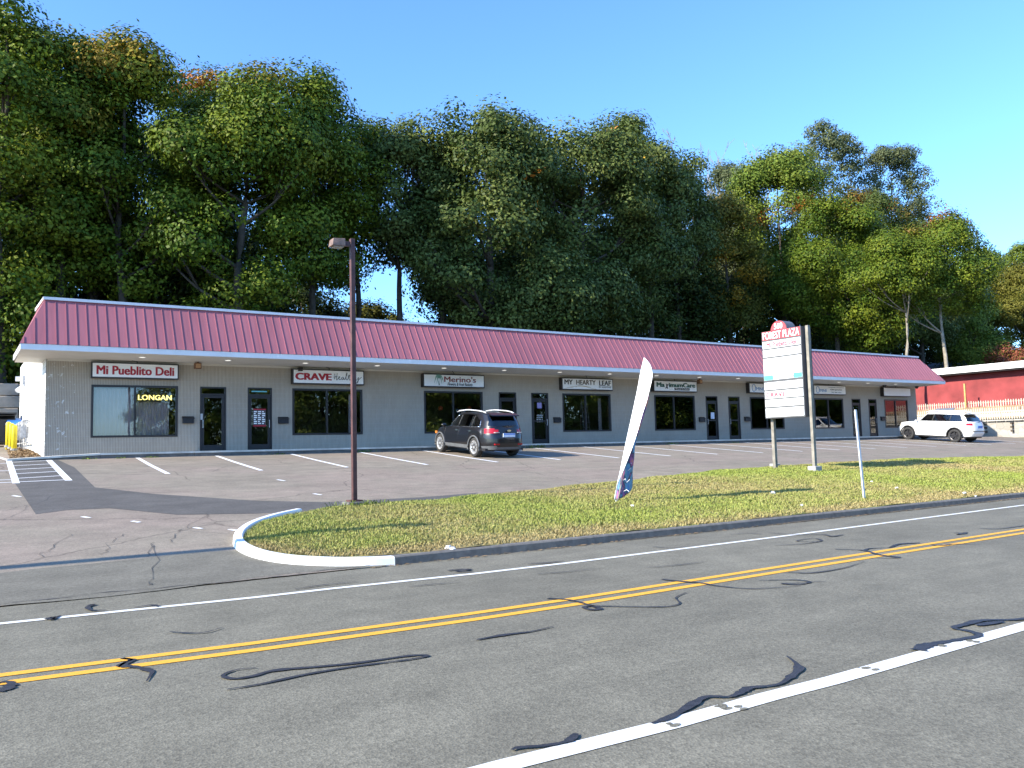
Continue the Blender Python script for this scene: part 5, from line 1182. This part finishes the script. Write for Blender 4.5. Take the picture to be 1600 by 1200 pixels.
# ================================================================== TREES
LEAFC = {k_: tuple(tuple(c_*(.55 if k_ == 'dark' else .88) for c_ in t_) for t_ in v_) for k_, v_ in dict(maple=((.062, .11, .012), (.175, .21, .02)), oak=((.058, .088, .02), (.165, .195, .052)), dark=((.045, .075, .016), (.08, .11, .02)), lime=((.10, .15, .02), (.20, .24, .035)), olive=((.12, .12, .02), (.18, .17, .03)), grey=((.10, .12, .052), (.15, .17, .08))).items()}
def tree(label, x, y, zb, h, rx, ry_, lo, kind='maple', seed=0, dens=1.0, leaf=.20, autumn=0, acol=(.38, .15, .03), trunk='bark', tr=.3, group='trees behind the plaza', clr=1.1, name='tree', top=1.0, lean=0, limbs=9, lod=1.0, patch=()):
    rg = np.random.RandomState(seed); e = empty(name, (x, y, zb), label, 'tree', group); leaf *= .66; dens *= 1.2
    cz = (h+lo)/2; rz_ = (h-lo)/2; nd = 7; dirs = rg.randn(nd, 3); dirs /= np.linalg.norm(dirs, axis=1)[:, None]; amp = rg.uniform(-.10, .20, nd)
    vol = rx*ry_*rz_; nc = int(max(26, 4*math.pi*((rx*ry_+rx*rz_+ry_*rz_)/3)/(1.35*clr**2)*dens))
    u = rg.randn(nc, 3); u /= np.linalg.norm(u, axis=1)[:, None]
    rad = (np.abs(u)**3).sum(1)**(-1/3)*(1+np.sum(np.maximum(u@dirs.T-.45, 0)*amp*2.2, axis=1)); rr = rg.uniform(.32, 1.0, nc)**.34
    c = u*rad[:, None]*rr[:, None]*np.array([rx, ry_, rz_]); 
    # slightly pointed/wider base shaping
    # boughs: clumps gather round big rounded boughs so the crown has lit domes with dark gaps between
    rm = (rx*ry_*rz_)**(1/3); nb = max(7, int(4*math.pi*((rx*ry_+rx*rz_+ry_*rz_)/3)/(2.3*(1.1+.22*rm)**2)/1.6)); ub = rg.randn(nb, 3); ub /= np.linalg.norm(ub, axis=1)[:, None]
    radb = (np.abs(ub)**3).sum(1)**(-1/3)*(1+np.sum(np.maximum(ub@dirs.T-.45, 0)*amp*2.2, axis=1)); Rb = (.9+.22*rm)*rg.uniform(.75, 1.3, nb)
    ext = np.array([rx, ry_, rz_]); bc = ub*radb[:, None]*np.maximum(ext-Rb[:, None]*.85, ext*.35)
    bi = rg.randint(0, nb, nc); vb = rg.randn(nc, 3)+ub[bi]*.5+np.array([0, 0, .35]); vb /= np.linalg.norm(vb, axis=1)[:, None]
    c2 = bc[bi]+vb*Rb[bi][:, None]*rg.uniform(.7, 1.0, nc)[:, None]*np.array([1, 1, .8]); own = rg.rand(nc) < .68; c = np.where(own[:, None], c2, c*.85); u = np.where(own[:, None], vb, u)
    k = c[:, 2]/rz_; c[:, 0] *= 1-.06*np.maximum(k, 0)*top; c[:, 1] *= 1-.06*np.maximum(k, 0)*top; c[:, 2] += cz; c[:, 0] += lean*(c[:, 2]/h)**2
    keep = c[:, 2] > lo*.5; c = c[keep]; u = u[keep]; rr = rr[keep]; nc = len(c)
    crad = clr*rg.uniform(.6, 1.5, nc)
    nl = np.maximum(20, (crad**2*52*dens*(.2/leaf)**2*lod)).astype(int); idx = np.repeat(np.arange(nc), nl); n = len(idx)
    d = rg.randn(n, 3); d /= np.linalg.norm(d, axis=1)[:, None]; q = rg.rand(n)**.34*np.where(rg.rand(n) < .14, rg.uniform(1.0, 1.38, n), 1.0)
    off = d*q[:, None]*crad[idx][:, None]*np.array([1.05, 1.05, .74]); off[:, 2] -= .18*crad[idx]*(off[:, 0]**2+off[:, 1]**2)/(crad[idx]**2)
    P = c[idx]+off
    # leaf orientation: faces mostly up and outwards, drooping
    nrm_ = d*1.15+u[idx]*.45+np.array([0, 0, .35])+rg.randn(n, 3)*.42; nrm_ /= np.linalg.norm(nrm_, axis=1)[:, None]
    t1 = np.cross(nrm_, rg.randn(n, 3)); t1 /= np.linalg.norm(t1, axis=1)[:, None]; t2 = np.cross(nrm_, t1)
    s = leaf*rg.uniform(.55, 1.25, n); s1 = s[:, None]*t1; s2 = (s*.62)[:, None]*t2
    Vv = np.zeros((n, 4, 3)); Vv[:, 0] = P-s1; Vv[:, 1] = P-s2*.9-s1*.1; Vv[:, 2] = P+s1*.9; Vv[:, 3] = P+s2+s1*.1
    A, B = np.array(LEAFC[kind][0]), np.array(LEAFC[kind][1]); ct = rg.rand(nc)**1.3; tt = np.clip(ct[idx]+.25*rg.randn(n), 0, 1)[:, None]
    col = A*(1-tt)+B*tt
    if autumn:
        hi = np.clip((c[:, 2]-cz)/rz_, -1, 1); am = np.clip((vnoise(c[:, 0]+c[:, 1], c[:, 2], .55, seed+2)+.55*hi-1.15+1.5*autumn)*2.2, 0, 1); am = am[idx]*(rg.rand(n) < .8); am = am[:, None]*.8; col = col*(1-am)+np.array(acol)*am
    for (qx, qz, qr, qc) in patch:
        dd_ = np.hypot(P[:, 0]+x-qx, (P[:, 2]+zb-qz)*1.5)/qr+.25*vnoise(P[:, 0], P[:, 2], 3, seed); s_el = (dd_ < 1)&(rg.rand(n) < .85); col[s_el] = np.array(qc)*rg.uniform(.7, 1.2, (s_el.sum(), 1))
    col = col*rg.uniform(.7, 1.3, n)[:, None]
    np_mesh('crown', Vv.reshape(-1, 3), 4, M['leaf'], np.clip(col, 0, 1), e)
    # trunk and limbs
    mb = MB(); tx = [(0, 0, -.4), (rg.uniform(-.15, .15), rg.uniform(-.15, .15), h*.22), (lean*.15+rg.uniform(-.3, .3), rg.uniform(-.3, .3), h*.45), (lean*.5+rg.uniform(-.4, .4), rg.uniform(-.4, .4), h*.68), (lean*.8, 0, h*.9)]
    TP = smooth_pts(tx, 4); TR = np.interp(np.linspace(0, 1, len(TP)), [0, .06, .5, 1], [tr*1.3, tr, tr*.6, tr*.12]); mb.tube(TP, list(TR), 9)
    order = np.argsort(-(np.linalg.norm(c[:, :2], axis=1)))[:limbs*4]; pick = rg.permutation(order)[:limbs]
    for i in pick:
        tgt = c[i]; z0 = max(lo*.55, min(tgt[2]-.35*np.linalg.norm(tgt[:2])-1, h*.7)); f = np.clip((z0+.4)/(h*.9+.4), 0, 1)*(len(TP)-1); k0 = int(f); b0 = np.array(TP[k0]); r0 = TR[k0]*.55
        mid = b0*.45+tgt*.55+np.array([0, 0, -.08*np.linalg.norm(tgt-b0)]); mb.tube(smooth_pts([b0, mid, tgt], 4), list(np.linspace(r0, .03, 9)), 6)
        near = np.argsort(np.linalg.norm(c-tgt, axis=1))[1:4]
        for j in near: mb.tube([mid, (mid+c[j])/2+np.array([0, 0, .1]), c[j]], [r0*.4, r0*.3, .02], 5)
    mb.build('trunk', M[trunk], e, True)
    return e
def T_(label, px, topy, hw, boty, Y, **kw):
    """tree measured in the photograph, standing at depth Y"""
    c = at(px, topy, Y); X = c[0]; vd = (np.array([X, Y, 5])-C0)@cf; rx = hw/FPX*vd*.96
    kw['patch'] = [(at(p_[0], p_[1], Y)[0], at(p_[0], p_[1], Y)[2], p_[2]/FPX*vd, p_[3]) for p_ in kw.get('patch', ())]
    zb = terr(X, Y)-.05; h = c[2]-zb; lo = max(at(px, boty, Y)[2]-zb, .3); return tree(label, X, Y, zb, h, rx, kw.pop('ry', max(rx*.8, 3.0)), lo, **kw)
OR = (.42, .15, .03); YO = (.34, .20, .03); RD = (.30, .07, .035)
# left group
T_('very tall dark maple cut off by the left edge of the photo', 12, -5, 95, 560, 50, seed=1, autumn=.22, acol=YO, leaf=.20, clr=1.2, tr=.4)
T_('tall maple with olive gold top, second from the left edge', 105, 46, 66, 470, 52, seed=2, autumn=.4, acol=YO, clr=1.15)
T_('tall dark maple with yellowish top above the deli end of the roof', 196, 56, 74, 420, 51, seed=3, autumn=.35, acol=YO, clr=1.15)
T_('reddish topped maple between the deli maples and the big round one', 290, 100, 52, 400, 57, seed=4, autumn=.4, acol=RD)
T_('broad rounded bright green maple above the first two shops', 375, 102, 128, 490, 48.5, seed=55, autumn=.25, acol=YO, clr=1.3, tr=.4)
T_('green maple shoulder left of the lamp post head', 485, 128, 84, 460, 50, seed=6, autumn=.28, acol=YO, clr=1.2)
T_('narrow dark tree just right of the lamp post with sky gaps below', 620, 183, 66, 420, 52, kind='oak', seed=7, autumn=.08, dens=.95, acol=OR)
T_('low bushy tree peeping over the roof beside the lamp post', 570, 474, 66, 545, 66, kind='olive', seed=8)
T_('low dark tree over roof ridge left of the lamp post', 470, 452, 60, 545, 62, kind='dark', seed=38)
# middle oaks
T_('large grey green oak above the florist shop', 757, 166, 122, 500, 49, kind='oak', seed=9, clr=1.35, leaf=.23, patch=[(797, 342, 9, (.6, .22, .03)), (822, 225, 6, (.5, .2, .05)), (800, 290, 5, (.55, .2, .03))], tr=.45)
T_('large oak with rounded double top above the hearty leaf shop', 905, 172, 112, 500, 50, kind='oak', seed=10, clr=1.35, leaf=.23, patch=[(972, 278, 8, (.6, .28, .03)), (945, 275, 6, (.5, .3, .04)), (918, 222, 4, (.5, .2, .05))], tr=.45)
T_('dark oak stepping down right of the double topped oak', 1005, 220, 76, 510, 51, kind='oak', seed=11, clr=1.25, leaf=.22)
T_('oak with a small pointed top left of the bare trees', 1052, 236, 52, 480, 55, kind='oak', seed=12, leaf=.22)
T_('drooping oak boughs low over the roof at the middle of the plaza', 872, 375, 84, 525, 47.5, kind='oak', seed=13, leaf=.22, clr=1.2)
T_('yellow orange turning maple right of the middle oaks', 1130, 305, 62, 520, 56, kind='olive', seed=14, autumn=.7, acol=(.40, .21, .02))
T_('soft grey green tree beside the bare treetops', 1150, 256, 56, 440, 66, kind='grey', seed=15, dens=1.0)
T_('narrow oak crown between the lamp post tree and the florist oak', 690, 214, 58, 500, 53, kind='oak', seed=41, leaf=.22, autumn=.05, acol=OR)
T_('oak crown filling the dip between the two large oaks', 835, 186, 74, 500, 54, kind='oak', seed=42, leaf=.22)
T_('oak crown behind the right half of the double topped oak', 962, 184, 56, 500, 54, kind='oak', seed=43, leaf=.22)
T_('olive maple crown just left of the deli maple', 150, 68, 60, 470, 54, seed=44, autumn=.3, acol=YO)
T_('dark maple between lamp post and the narrow oak', 552, 200, 46, 430, 53, seed=45)
T_('gold tipped maple top behind the broad round maple', 318, 112, 60, 450, 54, seed=46, autumn=.1, acol=OR, patch=[(290, 122, 30, (.38, .15, .05)), (322, 128, 22, (.40, .20, .04))])
T_('maple crown between the two left edge maples', 58, 34, 56, 470, 55, seed=47, autumn=.25, acol=YO)
# right group
T_('bright green maple with a vivid orange branch left of the tall grey tree', 1212, 240, 84, 480, 57, kind='lime', seed=16, autumn=.05, acol=YO, patch=[(1226, 330, 26, (.62, .19, .035)), (1252, 322, 22, (.62, .19, .035)), (1205, 338, 14, (.55, .22, .04))], clr=1.3, leaf=.24)
T_('tall feathery grey green tree, the highest of the right group', 1278, 202, 84, 440, 64, kind='grey', seed=17, dens=.8, clr=.85, leaf=.22)
T_('open grey green oak whose boughs reach right against the sky', 1376, 226, 72, 450, 62, kind='grey', seed=18, dens=.75, clr=.8, lean=2.5, leaf=.22)
T_('green tree filling the gap under the open grey oak', 1365, 300, 92, 500, 58, kind='oak', seed=19, clr=1.2, autumn=.1, acol=OR)
T_('rounded dark green tree directly behind the pylon top', 1296, 318, 88, 520, 50, kind='maple', seed=20, clr=1.15, leaf=.19, patch=[(1330, 322, 16, (.55, .2, .05))])
def two(px, py, X): return atx(px, py, X)
T_('left of the twin pale trunked maples at the right end of the roof', 1404, 368, 74, 475, 40, kind='maple', seed=21, trunk='bark_pale', tr=.17, autumn=.12, acol=RD, leaf=.16, clr=.95, ry=3.2)
T_('right of the twin pale trunked maples at the right end of the roof', 1462, 342, 78, 500, 39, kind='maple', seed=22, trunk='bark_pale', tr=.2, autumn=.18, acol=RD, leaf=.16, clr=.95, ry=3.4, lean=0)
T_('yellow green pointed tree behind the red building', 1540, 392, 50, 570, 60, kind='lime', seed=23, clr=1.0)
T_('bright green bush like tree over the red building roof', 1508, 432, 52, 575, 52, kind='lime', seed=24, clr=1.1, autumn=.1, acol=YO)
T_('olive green spreading tree at the right edge of the photo', 1604, 412, 62, 565, 50, kind='olive', seed=25, clr=1.0, leaf=.18)
T_('pale yellow green spire tree near the right edge', 1588, 392, 30, 520, 64, kind='lime', seed=26, clr=.9)
T_('small red leaved tree beside the grey house', 1557, 541, 17, 585, 49, kind='olive', seed=27, autumn=1.0, acol=(.30, .08, .06), clr=.8, leaf=.17)
T_('mid green tree behind the two twin trunk crowns', 1430, 360, 80, 540, 52, kind='oak', seed=48, clr=1.1)
T_('green tree low between pylon and twin trunks', 1350, 400, 70, 545, 48, kind='maple', seed=49, clr=1.1)
T_('light green tree filling the skyline between twin maples and right edge', 1520, 384, 46, 560, 56, kind='lime', seed=50, clr=.95, leaf=.2)
# understorey
und = [(45, 400, 80, 600, 56, 'dark young tree filling the gap left of the plaza roof'), (150, 420, 80, 560, 58, 'dark understorey tree above the left hip of the roof'), (250, 400, 80, 560, 56, 'dark understorey tree behind the deli sign end'), (350, 430, 85, 560, 57, 'dark understorey tree below the big round maple'),
       (722, 380, 60, 560, 57, 'dark understorey tree behind the florist roof'), (800, 400, 80, 560, 60, 'dark understorey tree below the large florist oak'), (950, 400, 90, 580, 58, 'dark understorey tree between the middle oaks'), (1050, 400, 80, 580, 57, 'dark understorey tree behind the MaximumCare roof'),
       (1150, 420, 80, 590, 58, 'dark understorey tree left of the pylon dome'), (1240, 430, 80, 600, 60, 'dark understorey tree right of the pylon dome'), (1330, 440, 80, 600, 60, 'dark understorey tree left of the twin trunks'), (1420, 440, 80, 620, 62, 'dark understorey tree behind the twin pale trunks')]
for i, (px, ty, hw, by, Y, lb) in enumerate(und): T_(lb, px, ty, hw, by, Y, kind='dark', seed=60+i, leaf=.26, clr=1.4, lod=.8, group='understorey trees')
und2 = [(15, 180, 90, 520, 66), (120, 230, 80, 560, 68), (225, 220, 80, 500, 68), (330, 300, 80, 560, 70), (440, 300, 70, 520, 68), (690, 300, 55, 470, 70), (790, 330, 90, 560, 72), (900, 330, 90, 570, 72), (1010, 350, 90, 580, 72), (1110, 400, 90, 590, 72), (1210, 380, 90, 590, 74), (1310, 370, 90, 590, 76), (1460, 450, 80, 600, 74)]
L2 = ['far left corner', 'left hip of the roof', 'deli shop', 'big round maple', 'lamp post arm', 'florist wall', 'palm sign shop', 'hearty leaf sign', 'feather banner', 'MaximumCare sign', 'pylon dome', 'pylon right post', 'red building']
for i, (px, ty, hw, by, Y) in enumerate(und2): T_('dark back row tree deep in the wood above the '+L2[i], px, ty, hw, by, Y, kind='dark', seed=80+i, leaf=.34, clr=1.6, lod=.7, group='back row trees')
# bare trees
def bare(label, px, topy, Y, seed):
    rg = random.Random(seed); c = at(px, topy, Y); zb = terr(c[0], Y); h = c[2]-zb; e = empty('bare_tree', (c[0], Y, zb), label, 'tree', 'leafless trees'); tk = MB(); br_ = MB()
    def grow(mb, p, d, L, r, lvl):
        n = 4; P = [np.array(p)]; d = np.array(d, float)
        for k in range(n): s_ = .03 if lvl == 0 else .10; d = d+np.array([rg.gauss(0, s_), rg.gauss(0, s_), .05]); d /= np.linalg.norm(d); P.append(P[-1]+d*L/n)
        mb.tube(P, list(np.linspace(r, r*.45, n+1)), 5 if lvl else 8, False)
        if lvl < 4:
            for k in range(5 if lvl == 0 else 4):
                i = rg.choice([1, 2, 3, 4]) if lvl else 2+k % 3; a = rg.uniform(0, 6.28); sp = rg.uniform(.35, .75); nd = d+np.array([math.cos(a)*sp, math.sin(a)*sp, .2]); grow(br_, P[i], nd/np.linalg.norm(nd), L*rg.uniform(.34, .48), max(r*.5, .035), lvl+1)
    grow(tk, (0, 0, 0), (0, 0, 1), h*.72, .22, 0); tk.build('trunk', M['bark_pale'], e, True); br_.build('branches', M['bark_pale'], e)
bare('leafless grey tree, left one of the bare treetops', 1092, 236, 74, 3); bare('leafless grey tree, middle one of the bare treetops', 1122, 246, 71, 5); bare('leafless grey tree, right one of the bare treetops', 1150, 250, 76, 8)
# trees outside the frame: to the left (shade) and across the road (seen in the shop windows)
tree('tall maple standing left of the view that shades the left wood', -9, 55, 2.5, 24, 6.5, 6, 4, seed=101, lod=.6, leaf=.28)
src = tree('green tree across the road mirrored in the shop windows', 30, -26, 0, 15, 7.5, 6.5, .2, seed=103, kind='lime', lod=1.1, leaf=.34, group='trees across the road')
for i, (x, y, s, rz) in enumerate([(17.5, -27, .8, 3.3), (36, -38, 1.2, 2.2), (60, -40, 1.3, 1.2), (85, -38, 1.3, 4.2), (110, -40, 1.3, 3.1), (140, -42, 1.4, .3), (43, -27, 1.1, 1), (54, -25, 1.0, 2), (63, -28, 1.2, 3), (78, -26, 1.0, 4), (95, -29, 1.2, 5), (112, -27, 1.1, .5), (130, -30, 1.3, 1.5), (150, -28, 1.2, 2.5)]):
    c = src.copy(); COL.objects.link(c); c.location = (x, y, 0); c.scale = (s,)*3; c.rotation_euler = (0, 0, rz); c['label'] = 'green tree across the road mirrored in the shop windows'
    for ch in src.children: k2 = ch.copy(); COL.objects.link(k2); k2.parent = c

# small weeds in the joint below the walk and round the lamp base
wr = np.random.RandomState(8); Vv = []; cl = []
for (cx_, cy_, n_, s_) in [(12.3, 30.45, 60, .10), (20.6, 30.42, 70, .14), (4.6, 30.42, 25, .05), (2.6, 30.4, 40, .06), (3.6, 30.4, 30, .05), (28.9, 30.42, 40, .12), (9.0, 30.42, 30, .06), (33.5, 30.42, 30, .08), (6.05, 15.62, 70, .12), (6.5, 15.65, 60, .10), (17.1, 11.62, 20, .07)]:
    for _ in range(n_):
        x = cx_+wr.randn()*s_*2.2; y = cy_+abs(wr.randn())*.03*(1 if cy_ > 20 else -1); z = (gz(x, y) if cy_ < 20 else zlot(y)); h_ = s_*wr.uniform(.4, 1.2); a_ = wr.rand()*6.28; w_ = .012; l1, l2 = wr.randn(2)*s_*.5
        Vv += [(x-w_*math.cos(a_), y-w_*math.sin(a_), z), (x+w_*math.cos(a_), y+w_*math.sin(a_), z), (x+l1+w_*.5, y+l2, z+h_), (x+l1-w_*.5, y+l2, z+h_)]; cl.append(np.array([.16, .22, .04])*wr.uniform(.6, 1.3))
tag(np_mesh('weeds', np.array(Vv), 4, M['blade'], np.array(cl)), 'sparse green weeds in the joint along the walkway kerb', 'weeds', kind='stuff')
